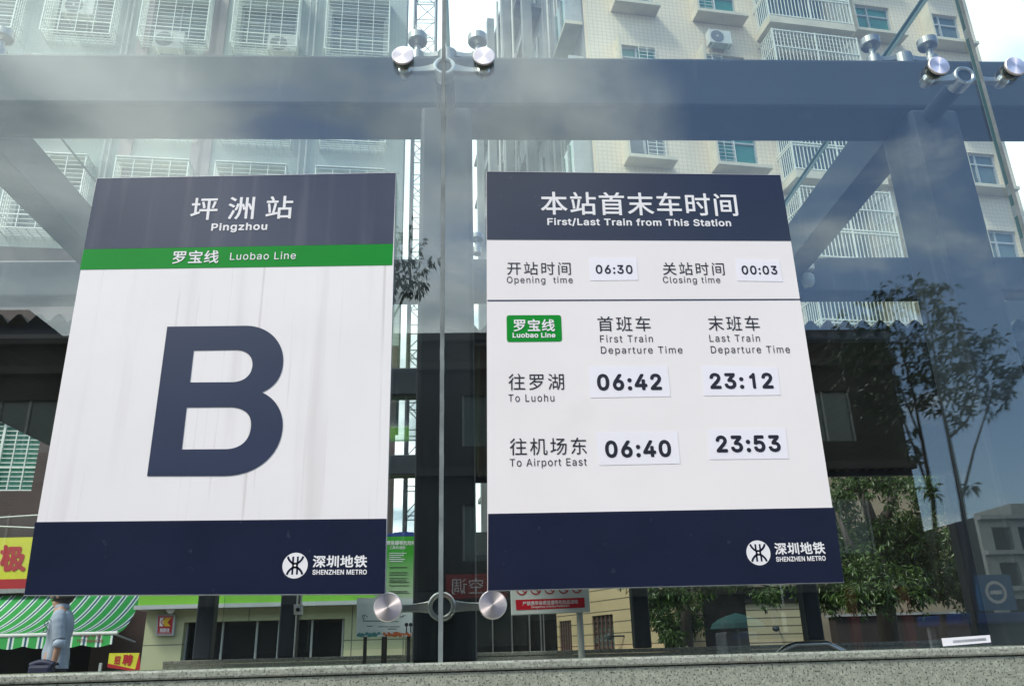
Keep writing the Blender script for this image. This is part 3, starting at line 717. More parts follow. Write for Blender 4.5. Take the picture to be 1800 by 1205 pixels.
ac(273, 97, ML, 'white air conditioner under the second barred window cage'); ac(473, 104, ML, 'white air conditioner under the third barred window cage')
ac(118, 42, ML, 'air conditioner inside the window cage at upper left', -.45)

# --- right block
MR = FM(20.0, radians(8)); UC, UE = 4.05, 19.45
br = thing('apartment_block', 'cream tiled apartment block with green windows above the right sign', 'building', tuple(MR @ Vector((11, 8, 0))))
FH = 3.1; sills = [16.3 + FH*k for k in (-3, -2, -1, 0, 1, 2, 3)]
A_ = (5.05, 6.45); B_ = (8.05, 9.70)
D0 = on_fac(MR, 1497, 60).x; D1 = on_fac(MR, 1572, 60).x; E0 = on_fac(MR, 1628, 60).x; E1 = on_fac(MR, 1690, 60).x
wcols = [A_, B_, (D0, D1), (E0, min(E1, UE-.5))]
C0, C1 = 10.30, 13.55
holes = [(a, b, z, z+1.6) for a, b in wcols for z in sills] + [(C0+.2, C1-.2, z-.4, z+2.0) for z in sills]
mb = MB(); recess_wall(mb, MR, UC, UE, 5.6, 36, holes, 0.35); mb.build('wall', G['tile_cream'], br)
mb = MB(); mb.box(UC+.002, UE-.002, .35, 24, 0, 35.9, MR); mb.build('wall_core', G['tile_grey'], br)
mb = MB(); mb.box(UC, UE, 0, .348, 0, 5.598, MR); mb.build('lower_wall', mat('shade_dark_cream_render', (.085, .075, .06), .7, var=.2, scale=1), br)  # shade at the foot of the block is put into this dark cream
rw = random.Random(5)
for ci, (a, b) in enumerate(wcols):
    for z in sills:
        mb = MB(); mb.box(a, b, .16, .19, z, z+1.6, MR); win = mb.build('window', G['win'] if rw.random() < .8 else G['win_dark'], br)
        mb = MB()
        for q in (a, (a+b)/2-.03, b-.06): mb.box(q, q+.06, .09, .158, z, z+1.6, MR)
        for q in (z, z+1.15, z+1.54): mb.box(a+.061, b-.061, .10, .155, q, q+.06, MR)
        mb.build('window_frame', G['alu'], win)
        mb = MB(); mb.box(a-.12, b+.12, -.55, -.001, z-.14, z-.02, MR); mb.box(a-.10, a-.02, -.5, -.001, z-.019, z+1.6, MR); mb.build('sill', G['sill'], win)
        if ci == 0 or (ci == 1 and rw.random() < .6):
            mb = MB(); s0 = (a+b)/2+.05 if ci == 0 else a+.06
            for k in range(11): q = z+.1+k*.14; mb.box(s0, s0+(b-a)/2-.1, -.05, -.035, q-.008, q+.008, MR)
            for k in range(3): q = s0+((b-a)/2-.1)*k/2; mb.box(q-.009, q+.009, -.064, -.046, z+.05, z+1.55, MR)
            mb.build('window_bars', G['cage'], win)
for z in sills:
    zs = z-.42; dp = 1.0
    mb = MB(); mb.box(C0, C1, -dp, -.001, zs-.28, zs, MR); bal = mb.build('balcony', G['sill'], br)
    mb = MB(); n = 24
    for k in range(n+1):
        u = C0+.03+(C1-C0-.06)*k/n; rr = .011 if k % 12 else .024
        mb.box(u-rr, u+rr, -dp+.03-rr, -dp+.03+rr, zs+.001, zs+2.55, MR)
    for k in range(1, 8):
        q = -dp+.03+(dp-.05)*k/8
        for u in (C0+.03, C1-.03): mb.box(u-.011, u+.011, q-.011, q+.011, zs+.001, zs+2.55, MR)
    for q in (.06, .95, 1.05, 1.8, 2.5):
        rr = .02; mb.box(C0, C1, -dp+.03-rr*1.3, -dp+.03+rr*1.3, zs+q-rr, zs+q+rr, MR)
        for u in (C0+.03, C1-.03): mb.box(u-rr, u+rr, -dp+.03, -.001, zs+q-rr*.9, zs+q+rr*.9, MR)
    for k in range(1, 6): q = -dp+.03+dp*k/6; mb.box(C0, C1, q-.012, q+.012, zs+2.5-.011, zs+2.5+.011, MR)
    mb.build('balcony_cage', G['cage'], bal)
    mb = MB(); mb.box(C0+.2, C1-.2, .25, .3, zs+.02, zs+2.42, MR); mb.build('balcony_door', G['win_dark'], bal)
    mb = MB()
    for k in range(4): q = C0+.25+(C1-C0-.55)*k/3; mb.box(q, q+.05, .18, .249, zs+.02, zs+2.42, MR)
    mb.build('door_frame', G['alu'], bal)
# weathered left flank of the right block: floor bands, fins, pipes, side bay windows
side = lambda d: UC - .001
for z in [16.3-.5 + FH*k for k in range(-2, 7)]:
    mb = MB(); mb.box(UC-.5, UC-.001, 6.2, 23.8, z-.12, z+.10, MR); mb.build('floor_band', G['sill'] if False else G['tile_grey'], br)
    mb = MB(); mb.box(UC-.62, UC-.001, .5, 2.3, z+.12, z+.26, MR); fb = mb.build('bay_sill', G['sill'], br)
    mb = MB(); mb.box(UC-.50, UC-.001, .62, 2.2, z+.262, z+1.9, MR); bw_ = mb.build('bay_window', G['win'], br)
    mb = MB()
    for q in (.60, 1.35, 2.14): mb.box(UC-.56, UC-.501, q, q+.06, z+.262, z+1.9, MR)
    mb.box(UC-.56, UC-.001, .55, .618, z+.262, z+1.9, MR); mb.build('bay_frame', G['alu'], bw_)
for q, r, dx in ((3.2, .055, .12), (3.7, .045, .10), (4.6, .06, .14), (7.4, .05, .62), (9.5, .06, .62), (12.5, .05, .62), (13.4, .07, .65), (17, .06, .62)):
    p0 = MR @ Vector((UC-dx, q, 5.7)); p1 = MR @ Vector((UC-dx, q, 35)); mb = MB(); mb.bar(p0, p1, r, seg=8); mb.build('drain_pipe', G['pipe'], br)
for q in (6.0, 10.6, 15.2, 19.6):
    mb = MB(); mb.box(UC-.9, UC-.502, q, q+.35, 5.7, 35.5, MR); mb.build('side_fin', G['tile_grey'], br)
for z in [16.3 + FH*k for k in range(-1, 5)]:
    for q in (6.9, 11.6, 16.2):
        mb = MB(); mb.box(UC-.06, UC-.002, q, q+1.9, z, z+1.5, MR); wn = mb.build('window', G['win_dark'], br)
        mb = MB()
        for e in (q, q+.92, q+1.84): mb.box(UC-.11, UC-.062, e, e+.06, z, z+1.5, MR)
        mb.build('window_frame', G['alu'], wn)
ac(1240, 88, MR, 'white air conditioner on the cream wall above the right sign', -.42)

# --- lattice mast in the gap between the blocks
tm = thing('lattice_mast', 'tall steel lattice mast standing in the bright gap between the buildings', 'mast', (-2.2, 30, 0))
mx0, mx1, my0, my1 = -2.62, -1.62, 29.5, 30.5
G['mast'] = mat('mast_steel', (0.22, 0.23, 0.25), 0.5, metal=0.4, var=0.1)
mb = MB()
for x in (mx0, mx1):
    for y in (my0, my1): mb.bar((x, y, 0), (x, y, 42), .055, seg=6)
mb.build('legs', G['mast'], tm); mb = MB()
z = 0.0
while z < 41:
    for (ax, ay), (bx, by) in (((mx0, my0), (mx1, my0)), ((mx0, my1), (mx1, my1)), ((mx0, my0), (mx0, my1)), ((mx1, my0), (mx1, my1))):
        mb.bar((ax, ay, z), (bx, by, z), .022, seg=5); 
        if int(z/1.1) % 2: mb.bar((ax, ay, z), (bx, by, z+1.1), .02, seg=5)
        else: mb.bar((bx, by, z), (ax, ay, z+1.1), .02, seg=5)
    z += 1.1
mb.build('bracing', G['mast'], tm)

# --- dark corrugated ceiling decks hung under the roof beams
G['deck'] = mat('dark_deck_metal', (0.035, 0.040, 0.046), 0.5, metal=0.0, var=0.25, scale=2, spec=0.25)
def ceiling(x0, x1, y0, y1, z):
    mb = MB(); p_ = .088; x = x0; pts = []
    while x < x1: pts += [(x, z), (x+p_*.40, z+.042), (x+p_*.60, z+.042), (x+p_*.99, z)]; x += p_
    vs = []
    for (x, zz_) in pts: vs += [(x, y0, zz_), (x, y1, zz_), (x, y0, zz_+.003), (x, y1, zz_+.003)]
    fs = []
    for i in range(len(pts)-1): a = 4*i; fs += [(a, a+4, a+5, a+1), (a+2, a+3, a+7, a+6), (a, a+2, a+6, a+4), (a+1, a+5, a+7, a+3)]
    mb.add(vs, fs); mb.build('ceiling_deck', G['deck'], frame)
    mb = MB()
    for y in (y0+.02, y1-.07): mb.box(x0, x1, y, y+.05, z-.045, z-.001)
    mb.build('deck_rail', mat('deck_rail_blue', (.030, .040, .065), .45), frame)
ceiling(-.05, 4.35, 1.90, 5.40, 3.062)
ceiling(-2.98, -1.62, 1.75, 5.40, 3.062)

# ------------------------------------------------------------------ shop front lower left
def at3(x, y, Y): return at(x, y, Y)
sg_tl = at(-260, 944, 16.72); sg_br = at(140, 1017, 16.72)
sgn = thing('shop_sign', 'yellow shop signboard with red brush writing above the striped awning', 'sign', (sg_br.x-3, 16.8, 3.5))
G['yellow'] = mat('yellow_sign', (0.62, 0.58, 0.035), 0.45, var=0.06); G['red'] = mat('red_sign', (0.40, 0.012, 0.018), 0.45, var=0.08)
x0, x1 = sg_tl.x, sg_br.x; zt, zb = at(20, 944, 16.72).z, at(20, 1017, 16.72).z; zl = at(20, 1034, 16.72).z
mb = MB(); mb.box(x0, x1, 16.72, 16.85, zb, zt); mb.build('board', G['yellow'], sgn)
mb = MB(); mb.box(x0, x1, 16.715, 16.85, zl, zb-.002); mb.build('red_strip', G['red'], sgn)
mb = MB(); mb.box(x0, x1, 16.70, 16.85, zl-.09, zl-.002); mb.build('lower_trim', G['stainless'], sgn)
sb = Board((1, 958), (44, 958), (44, 1003), (1, 1003), 16.71)
mb = MB(); sb.text(mb, '极', -1, 45, 957, 1004, 0, .05); mb.build('brush_character', G['red'], sgn)
for v in mb.v: pass
# wires
wr = thing('overhead_wire', 'pale cable strung across the brown wall, the upper of two', 'cable', tuple(at(20, 908, 17))); mb = MB(); mb.tube([at(-120, 914, 16.7), at(0, 909, 16.7), at(60, 905, 16.7), at(120, 904, 16.7)], .016, 5); mb.build('cable', G['pipe'], wr)
wr = thing('overhead_wire', 'pale cable strung across the brown wall, the lower of two', 'cable', tuple(at(20, 925, 17))); mb = MB(); mb.tube([at(-120, 922, 16.7), at(0, 924.5, 16.7), at(60, 927, 16.7), at(120, 927, 16.7)], .016, 5); mb.build('cable', G['pipe'], wr)

def stripes(name, green=(0.035, 0.36, 0.07)):
    m = mat(name, green, 0.7, var=0.08, scale=3); nt = m.node_tree; p = nt.nodes['Principled BSDF']; src = p.inputs['Base Color'].links[0].from_socket
    tc = N(nt, 'ShaderNodeTexCoord'); s_ = N(nt, 'ShaderNodeSeparateXYZ'); nt.links.new(tc.outputs['Object'], s_.inputs[0])
    fr = mathn(nt, 'FRACT', mathn(nt, 'MULTIPLY', s_.outputs[0], 1/0.262))
    def band(a, b): return mathn(nt, 'MULTIPLY', mathn(nt, 'GREATER_THAN', fr, a), mathn(nt, 'LESS_THAN', fr, b))
    cur = src
    for (a, b), c in (((.50, .64), (.70, .78, .68)), ((.64, .80), (.03, .10, .16)), ((.80, .92), (.70, .78, .68))):
        mi = N(nt, 'ShaderNodeMix', data_type='RGBA'); mi.inputs['B'].default_value = (*c, 1); nt.links.new(band(a, b), mi.inputs['Factor']); nt.links.new(cur, mi.inputs['A']); cur = mi.outputs['Result']
    nt.links.new(cur, p.inputs['Base Color']); return m
G['stripe'] = stripes('green_striped_canvas')
aw = thing('awning', 'green and white striped shop awning with a scalloped valance', 'awning', (-9, 15.6, 2.2))
# the canvas sags from the wall (back) to the front bar
Yb, Yf = 16.9, 14.6
rb = at(251, 1050, Yb); rf = at(203, 1112, Yf); lx = -15.5
n, k_ = 1, 14; vs = []
zb_, zf_ = rb.z+.10, rf.z
for i in range(k_+1):
    t = i/k_; y = Yb+(Yf-Yb)*t; z = zb_+(zf_-zb_)*(2.0*t-1.0*t*t) ; x = rb.x+(rf.x-rb.x)*t
    vs += [(lx, y, z), (x, y, z), (lx, y, z+.012), (x, y, z+.012)]
fs = []
for i in range(k_):
    a = 4*i; fs += [(a, a+1, a+5, a+4), (a+2, a+6, a+7, a+3), (a, a+4, a+6, a+2), (a+1, a+3, a+7, a+5)]
mb = MB(); mb.add(vs, fs); mb.build('canvas', G['stripe'], aw, smooth=True)
mb = MB(); mb.bar((lx, Yf-.02, zf_), (rf.x+.05, Yf-.02, zf_), .035, seg=10); mb.build('front_bar', G['ac'], aw)
zv = at(195, 1131, Yf).z; nn = 220; vs = []; 
for i in range(nn+1):
    x = lx + (rf.x-.02-lx)*i/nn; sc = abs(sin((x-lx)*pi/.52)); vs += [(x, Yf-.035, zf_-.03), (x, Yf-.035, zv-.05*sc), (x, Yf-.027, zf_-.03), (x, Yf-.027, zv-.05*sc)]
fs = []
for i in range(nn):
    a = 4*i; fs += [(a, a+4, a+5, a+1), (a+2, a+3, a+7, a+6), (a+1, a+5, a+7, a+3)]
mb = MB(); mb.add(vs, fs); mb.build('valance', G['stripe'], aw)
vb = Board((135, 1113), (185, 1113), (185, 1129), (135, 1129), Yf-.045)
mb = MB(); vb.text(mb, '157 18006085', 135, 181, 1122.5, 1128, 0, .02); vb.text(mb, '千 菜 小 店', 139, 178, 1113.5, 1120, 0, .02); mb.build('valance_lettering', mat('faded_red_print', (.22, .05, .05), .7), aw)
mb = MB(); mb.bar((rf.x-.05, Yf, zf_), (rb.x-.05, Yb, zf_-.1), .02); mb.build('folding_arm', G['ac'], aw)
# recruitment board on a stand
rbd = Board((192, 1147), (245, 1146.5), (237, 1178), (189, 1172), 13.0)
rc = thing('recruitment_board', 'slanting yellow board with red hiring characters beside the pale wall', 'sign', tuple(rbd.w(.5, 1)))
mb = MB(); mb.slab([rbd.w(0, 0), rbd.w(1, 0), rbd.w(1, 1), rbd.w(0, 1)], (0, .03, 0)); mb.build('board', G['yellow'], rc)
mb = MB(); mb.slab([rbd.p(189.5, 1165, .004), rbd.p(240, 1176, .004), rbd.p(237, 1179, .004), rbd.p(189, 1172, .004)], (0, .002, 0)); mb.slab([rbd.p(245, 1147, .004), rbd.p(248, 1180, .004), rbd.p(237, 1180, .004), rbd.p(239, 1170, .004)], (0, .002, 0)); mb.build('red_corner', G['red'], rc)
mb = MB(); rbd.text(mb, '招', 201, 211.5, 1151.5, 1167, .006, .04); rbd.text(mb, '聘', 215.5, 233.5, 1149, 1169, .006, .04); mb.build('lettering', G['red'], rc)
q = rbd.w(.5, 1); mb = MB(); mb.box(q.x-.35, q.x-.31, 13.02, 13.06, .05, q.z+.1); mb.box(q.x+.25, q.x+.29, 13.02, 13.06, .05, q.z+.1); mb.build('stand_leg', G['alu'], rc)

# ------------------------------------------------------------------ cream pavilion behind
PY = 9.5
G['panel'] = mat('cream_green_panel', (0.44, 0.45, 0.27), 0.5, var=0.06, scale=1.5)
over(G['panel'], tile_mask(0.66, 0.46, 0.008, 0, 0.85), (0.10, 0.10, 0.07))
G['fascia'] = mat('lime_green_fascia', (0.17, 0.44, 0.03), 0.45, var=0.06)
pv = thing('pavilion', 'low cream panelled pavilion with dark windows under a lime green fascia', 'building', (-2.5, 11, .05))
X = lambda x, y=1110: at(x, y, PY).x
Z = lambda y, x=480: at(x, y, PY).z
xl, xr = X(254), X(712); wl, wr_ = X(322), X(605); zwt, zwb = Z(1089), Z(1156); zc0, zc1 = Z(1067), Z(1060)
mb = MB(); mb.box(xl, wl, PY, 13, .05, zc0-.002); mb.box(wr_, xr, PY, 13, .05, zc0-.002); mb.box(wl+.001, wr_-.001, PY, 13, zwt, zc0-.002); mb.box(wl+.001, wr_-.001, PY, 13, .05, zwb)
mb.build('wall', G['panel'], pv)
mb = MB(); mb.box(xl-.08, xr+.05, PY-.25, 13.1, zc0, zc1); mb.build('cornice', G['alu'], pv)
mb = MB(); mb.box(xl-.05, xr+.02, PY-.2, 13.05, zc1+.002, zc1+.42); mb.build('fascia', G['fascia'], pv)
mb = MB(); mb.box(wl+.002, wr_-.002, PY+.14, PY+.18, zwb+.002, zwt-.002); win = mb.build('window', mat('black_glass', (.012, .014, .016), .06, spec=.7), pv)
mb = MB()
for x in (322, 386, 447, 486, 545, 600): a = X(x, 1120); mb.box(a-.012, a+.012, PY+.10, PY+.138, zwb+.003, zwt-.003)
mb.build('window_frame', G['alu'], win)
lt = thing('wall_lamp', 'small white spotlight above the red square sign', 'lamp', tuple(at(302, 1067, PY-.2))); q = at(302, 1068, PY-.15)
mb = MB(); mb.bar(q, q+Vector((0, .10, .03)), .02); mb.lathe([(.0001, -.05), (.03, -.05), (.055, .05), (.0001, .05)], Matrix.Translation(q) @ RX(radians(110)), 14); mb.build('lamp_head', G['ac'], lt)
kb = Board((275.5, 1078.5), (308, 1079), (304.5, 1116), (273, 1116), PY-.06)
ks = thing('square_sign', 'small red square sign with white and yellow arrow shapes', 'sign', tuple(kb.w(.5, .5)))
mb = MB(); mb.slab([kb.w(0, 0), kb.w(1, 0), kb.w(1, 1), kb.w(0, 1)], (0, .058, 0)); mb.build('frame', G['alu'], ks)
def kq(mb, pts, d): mb.slab([kb.w(s, t, d) for s, t in pts], (0, .0015, 0))
mb = MB(); kq(mb, [(.10, .07), (.90, .07), (.90, .93), (.10, .93)], .003); mb.build('face', G['red'], ks)
mb = MB(); kq(mb, [(.20, .17), (.42, .17), (.42, .56), (.20, .56)], .006); 
for a, b, c, d in ((.145, .115, .855, .13), (.145, .87, .855, .885)): kq(mb, [(a, b), (c, b), (c, d), (a, d)], .006)
kb_ = [kb.px(s, t) for s, t in ((.22, .65), (.78, .84))]; kb.text(mb, '雅图佳', kb_[0][0], kb_[1][0], kb_[0][1], kb_[1][1], .006, .02); mb.build('white_mark', G['letter_white'], ks)
mb = MB(); kq(mb, [(.50, .17), (.82, .17), (.62, .365), (.36, .365)], .009); kq(mb, [(.36, .367), (.62, .367), (.82, .56), (.50, .56)], .009); mb.build('yellow_arrow', mat('sign_yellow', (.75, .45, .02), .4), ks)
mb = MB(); kq(mb, [(.42, .17), (.50, .17), (.30, .365), (.24, .365)], .0075); kq(mb, [(.24, .367), (.30, .367), (.50, .56), (.42, .56)], .0075); mb.build('red_gap', G['red'], ks)
# control box on the rear column
cb = Board((519, 1062), (533, 1062), (533, 1080), (519, 1080), 5.40)
bx = thing('junction_box', 'small grey box with a round lens on the rear steel column', 'camera box', tuple(cb.w(.5, .5)))
mb = MB(); mb.slab([cb.w(0, 0, .06), cb.w(1, 0, .06), cb.w(1, 1, .06), cb.w(0, 1, .06)], (0, .058, 0)); mb.build('box', G['ac'], bx, bevel=.004)
c_ = cb.w(.5, .5, .061); mb = MB(); mb.lathe([(.0001, 0), (.016, 0), (.014, .012), (.0001, .013)], Matrix.Translation(c_) @ RX(radians(90)), 16); mb.build('lens', G['rubber'], bx)
mb = MB(); a = cb.w(.2, 1, .02); mb.bar(a, (a.x, a.y, FLEDGE+.002), .007, seg=6)
for s in (.3, .8): b = cb.w(s, 0, .02); mb.bar(b, b+Vector((0, 0, .08)), .008, seg=6)
mb.build('conduit', G['ac'], bx)

# ------------------------------------------------------------------ notice boards inside
G['poster_green'] = mat('printed_green_poster', (0.04, 0.34, 0.02), 0.5, var=0.03)
nb_tl = at(662, 943, 4.9); nb_br = at(750, 1064, 4.9)
nt_ = G['poster_green'].node_tree; p_ = nt_.nodes['Principled BSDF']
tcn = N(nt_, 'ShaderNodeTexCoord'); sp_ = N(nt_, 'ShaderNodeSeparateXYZ'); nt_.links.new(tcn.outputs['Generated'], sp_.inputs[0])
cr = N(nt_, 'ShaderNodeValToRGB'); cr.color_ramp.elements[0].color = (.42, .56, .36, 1); cr.color_ramp.elements[1].color = (.03, .34, .015, 1); cr.color_ramp.elements[0].position = .15; cr.color_ramp.elements[1].position = .75
nt_.links.new(sp_.outputs[2], cr.inputs[0]); nt_.links.new(cr.outputs[0], p_.inputs['Base Color'])
nb = thing('notice_board', 'tall green printed notice board with a blue arched top', 'notice board', (nb_tl.x+.2, 4.92, .6))
mb = MB(); mb.box(nb_tl.x, nb_br.x, 4.9, 4.93, nb_br.z, nb_tl.z); mb.build('poster', G['poster_green'], nb)
mb = MB(); n = 10; xa, xb = nb_tl.x+.02, nb_br.x
for i in range(n): 
    t0, t1 = i/n, (i+1)/n; mb.box(xa+(xb-xa)*t0, xa+(xb-xa)*t1, 4.9, 4.93, nb_tl.z+.002, nb_tl.z+.006+.030*sin(pi*(t0+t1)/2))
mb.build('blue_top', mat('blue_trim', (.02, .05, .25), .4), nb)
gb = Board((662, 943), (750, 943), (750, 1064), (662, 1064), 4.898)
mb = MB(); gb.text(mb, '易燃易爆等危险物品', 672, 738, 949.5, 957.5, .001, .02, 1.02); gb.text(mb, '工具的通告', 684, 713, 959, 964.5, .001, .01)
for k in range(5): gb.quad(mb, [(684, 971+3.6*k), (715-(k*5 % 12), 971+3.6*k), (715-(k*5 % 12), 972.2+3.6*k), (684, 972.2+3.6*k)], .001)
mb.build('white_lettering', G['letter_white'], nb)
mb = MB(); rr_ = random.Random(3)
for y in (996, 1005, 1009, 1015, 1019, 1022, 1028, 1038, 1041, 1051, 1054): gb.quad(mb, [(684, y), (712+rr_.random()*10, y), (712+rr_.random()*10, y+1), (684, y+1)], .001)
mb.build('dark_print', G['letter_black'], nb)
mb = MB(); mb.box(nb_tl.x+.06, nb_tl.x+.1, 4.931, 4.96, .6, nb_tl.z); mb.box(nb_br.x-.06, nb_br.x-.02, 4.931, 4.96, .6, nb_tl.z); mb.build('frame_leg', G['rubber'], nb)
pbd = Board((627.5, 1050), (735, 1050), (735, 1117), (626, 1118.5), 4.70)
pp = thing('safety_poster', 'pale poster with small black drawings and an orange flower border', 'poster', tuple(pbd.w(.5, 1)))
mb = MB(); mb.slab([pbd.w(0, 0), pbd.w(1, 0), pbd.w(1, 1), pbd.w(0, 1)], (0, .012, 0)); mb.build('sheet', mat('pale_blue_paper', (.50, .56, .56), .5, var=.04), pp)
mb = MB(); rr_ = random.Random(8)
for cx, cy, k in ((643, 1082, 6), (690, 1083, 6), (708, 1080, 6)):
    for i in range(k):
        x, y = cx+rr_.uniform(-6, 6), cy+rr_.uniform(-4, 4); dx, dy = rr_.uniform(-3, 3), rr_.uniform(1, 4); pbd.quad(mb, [(x, y), (x+1.3, y), (x+dx+1.3, y+dy), (x+dx, y+dy)], .001)
for y, a, b in ((1090, 638, 670), (1091, 672, 700), (1100, 665, 682), (1100, 684, 703), (1104, 682, 698), (1099, 645, 655)): pbd.quad(mb, [(a, y), (b, y), (b, y+1.1), (a, y+1.1)], .001)
for cx in (714.5, 722):
    c = pbd.p(cx, 1097, .001); r = .014; mb.add([c]+[c+Vector((r*cos(i*pi/6), 0, r*sin(i*pi/6))) for i in range(12)], [(0, 1+i, 1+(i+1) % 12) for i in range(12)]); pbd.quad(mb, [(cx-.8, 1099), (cx+.8, 1099), (cx+1.2, 1111), (cx-1.2, 1111)], .001)
mb.build('black_drawing', G['letter_black'], pp)
def blobs(mb, xs, y0, y1, n, r, seed, d):
    R1 = random.Random(seed)
    for i in range(n):
        c = pbd.p(R1.uniform(*xs), R1.uniform(y0, y1), d+i*.00003); q = r*R1.uniform(.5, 1.1); m_ = 8; mb.add([c]+[c+Vector((q*cos(k*2*pi/m_), 0, q*sin(k*2*pi/m_)*.8)) for k in range(m_)], [(0, 1+k, 1+(k+1) % m_) for k in range(m_)])
mb = MB(); blobs(mb, (628, 668), 1112, 1117, 50, .012, 1, .001); mb.build('teal_border', mat('teal_print', (.06, .22, .22), .5, var=.5, scale=60), pp)
mb = MB(); blobs(mb, (674, 733), 1111.5, 1116.5, 60, .012, 2, .001); mb.build('orange_border', mat('orange_print', (.42, .10, .03), .5, var=.6, scale=60), pp)
mb = MB(); a = pbd.w(.15, 0); b = pbd.w(.85, 0)
for q in (a, b): mb.box(q.x-.012, q.x+.012, 4.713, 4.74, .6, q.z)
mb.build('frame_leg', G['rubber'], pp)
# warning board
wbd = Board((896.5, 1014), (1034, 1010), (1037.5, 1075), (899, 1081), 5.05)
wb = thing('warning_sign', 'white board with red banner forbidding dangerous articles and red ring symbols', 'sign', tuple(wbd.w(.88, 1)))
mb = MB(); vs, fs = [], []; mb.slab([wbd.w(0, 0), wbd.w(1, 0), wbd.w(1, 1), wbd.w(0, 1)], (0, .02, 0)); mb.build('board', mat('white_board', (.62, .64, .62), .4, var=.04), wb, bevel=.006)
mb = MB(); wbd.quad(mb, [(906, 1053.5), (1027, 1049.5), (1028.2, 1067), (907.5, 1071.5)], .002); mb.build('red_banner', mat('banner_red', (.52, .006, .02), .4), wb)
mb = MB(); wbd.text(mb, '严禁携带易燃易爆等危险品进站', 918.5, 1016, 1054.5, 1062, .003, .012); wbd.text(mb, 'Dangerous Articles Forbidden', 934, 1001, 1063, 1067.6, .003, .01); mb.build('lettering', G['letter_white'], wb)
for k, x in enumerate((917, 941.5, 966, 990.5, 1014)):
    c = wbd.p(x, 1035.5 - k*.8, .002); r1, r0 = (wbd.p(x+9.5, 1035, .002).x-c.x), (wbd.p(x+7.3, 1035, .002).x-c.x); m_ = 28
    mb = MB(); mb.add([c+Vector((r*cos(2*pi*i/m_), 0, r*sin(2*pi*i/m_))) for r in (r0, r1) for i in range(m_)], [(i, (i+1) % m_, m_+(i+1) % m_, m_+i) for i in range(m_)])
    a = 1/sqrt(2); e = (r1-r0)/2.2; mb.add([c+Vector(v) for v in ((-r0*a-e*a, -.0003, r0*a-e*a), (-r0*a+e*a, -.0003, r0*a+e*a), (r0*a+e*a, -.0003, -r0*a+e*a), (r0*a-e*a, -.0003, -r0*a-e*a))], [(0, 1, 2, 3)])
    mb.build('ring_symbol', G['red'], wb)
q = at(1019, 1078, 5.09); mb = MB(); mb.bar((q.x, 5.10, .6), (q.x, 5.10, at(1019, 1030, 5.1).z), .026, seg=14); mb.build('post', mat('pale_post', (.42, .42, .38), .4, var=.2), wb)

# ------------------------------------------------------------------ low buildings behind, right
G['siding'] = mat('cream_siding', (0.42, 0.33, 0.19), 0.6, var=0.08, scale=1)
def hlines(pitch, w_):
    def fn(nt, vec):
        s_ = N(nt, 'ShaderNodeSeparateXYZ'); nt.links.new(vec, s_.inputs[0]); return mathn(nt, 'LESS_THAN', mathn(nt, 'FRACT', mathn(nt, 'DIVIDE', s_.outputs[2], pitch)), w_)
    return fn
pa = at(1215, 1100, 9.0); pb_ = at(985, 1100, 12.2)
ang = atan2(pb_.y-pa.y, pb_.x-pa.x); Lw = sqrt((pb_.x-pa.x)**2+(pb_.y-pa.y)**2)
MS = Matrix.Translation((pa.x, pa.y, 0)) @ Matrix.Rotation(ang, 4, 'Z')       # +x runs from near (right) to far (left); -y side... faces the entrance
sdl = thing('siding_house', 'cream boarded house with two barred windows behind the warning sign', 'house', (pa.x, pa.y+1, .05))
G['board_line'] = mat('siding_boards', (0.40, 0.31, 0.18), 0.6, var=0.08, scale=1); over(G['board_line'], hlines(.155, .10), (.10, .08, .05))
def sproj(px_x, px_y):
    n = (MS.to_3x3() @ Vector((0, 1, 0))); d = ray(px_x, px_y); o = MS @ Vector((0, 0, 0)); p = CAM + d*(n.dot(o-CAM)/n.dot(d)); return MS.inverted() @ p
sw = []
for (x0, x1, y0, y1) in ((1042, 1079, 1080, 1141), (984, 1005, 1090, 1144)):
    a = sproj(x0, (y0+y1)/2).x; b = sproj(x1, (y0+y1)/2).x; zt_ = sproj((x0+x1)/2, y0).z; zb2 = sproj((x0+x1)/2, y1+6).z; sw.append((min(a, b), max(a, b), zb2, zt_))
mb = MB(); sgnY = 1
us = (-.0, Lw+.12)
def swall(mb, M, u0, u1, z0, z1, holes, d):
    us_ = sorted({u0, u1} | {h[0] for h in holes} | {h[1] for h in holes}); zs_ = sorted({z0, z1} | {h[2] for h in holes} | {h[3] for h in holes})
    for i in range(len(us_)-1):
        for j in range(len(zs_)-1):
            cu, cz = (us_[i]+us_[i+1])/2, (zs_[j]+zs_[j+1])/2
            if any(h[0] < cu < h[1] and h[2] < cz < h[3] for h in holes): continue
            mb.box(us_[i], us_[i+1], min(0, d), max(0, d), zs_[j], zs_[j+1], M)
# the entrance side of this wall is its local +y side when it runs right-to-left
swall(mb, MS, us[0], us[1], .05, 3.3, sw, -.2); mb.build('wall', G['board_line'], sdl)
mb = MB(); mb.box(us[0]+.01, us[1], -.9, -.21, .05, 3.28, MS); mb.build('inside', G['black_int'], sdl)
mb = MB(); mb.box(us[0]-.1, us[1]+.1, -1.0, .25, 3.302, 3.42, MS); mb.build('roof', G['tile_grey'], sdl)
for (a, b, z0, z1) in sw:
    mb = MB(); mb.box(a, b, -.16, -.12, z0, z1, MS); wn = mb.build('window', G['win_dark'], sdl)
    mb = MB()
    for k in range(6): q = a+(b-a)*k/5; mb.box(q-.012, q+.012, -.04, -.016, z0, z1, MS)
    for k in range(8): q = z0+(z1-z0)*k/7; mb.box(a, b, -.062, -.042, q-.01, q+.01, MS)
    mb.build('window_bars', mat('dark_bars', (.10, .06, .05), .5), wn)
lp = sproj(1091, 1117); q = MS @ Vector((lp.x, .18, lp.z)); lm = thing('wall_lamp', 'round black lamp on the cream boarded wall', 'lamp', tuple(q))
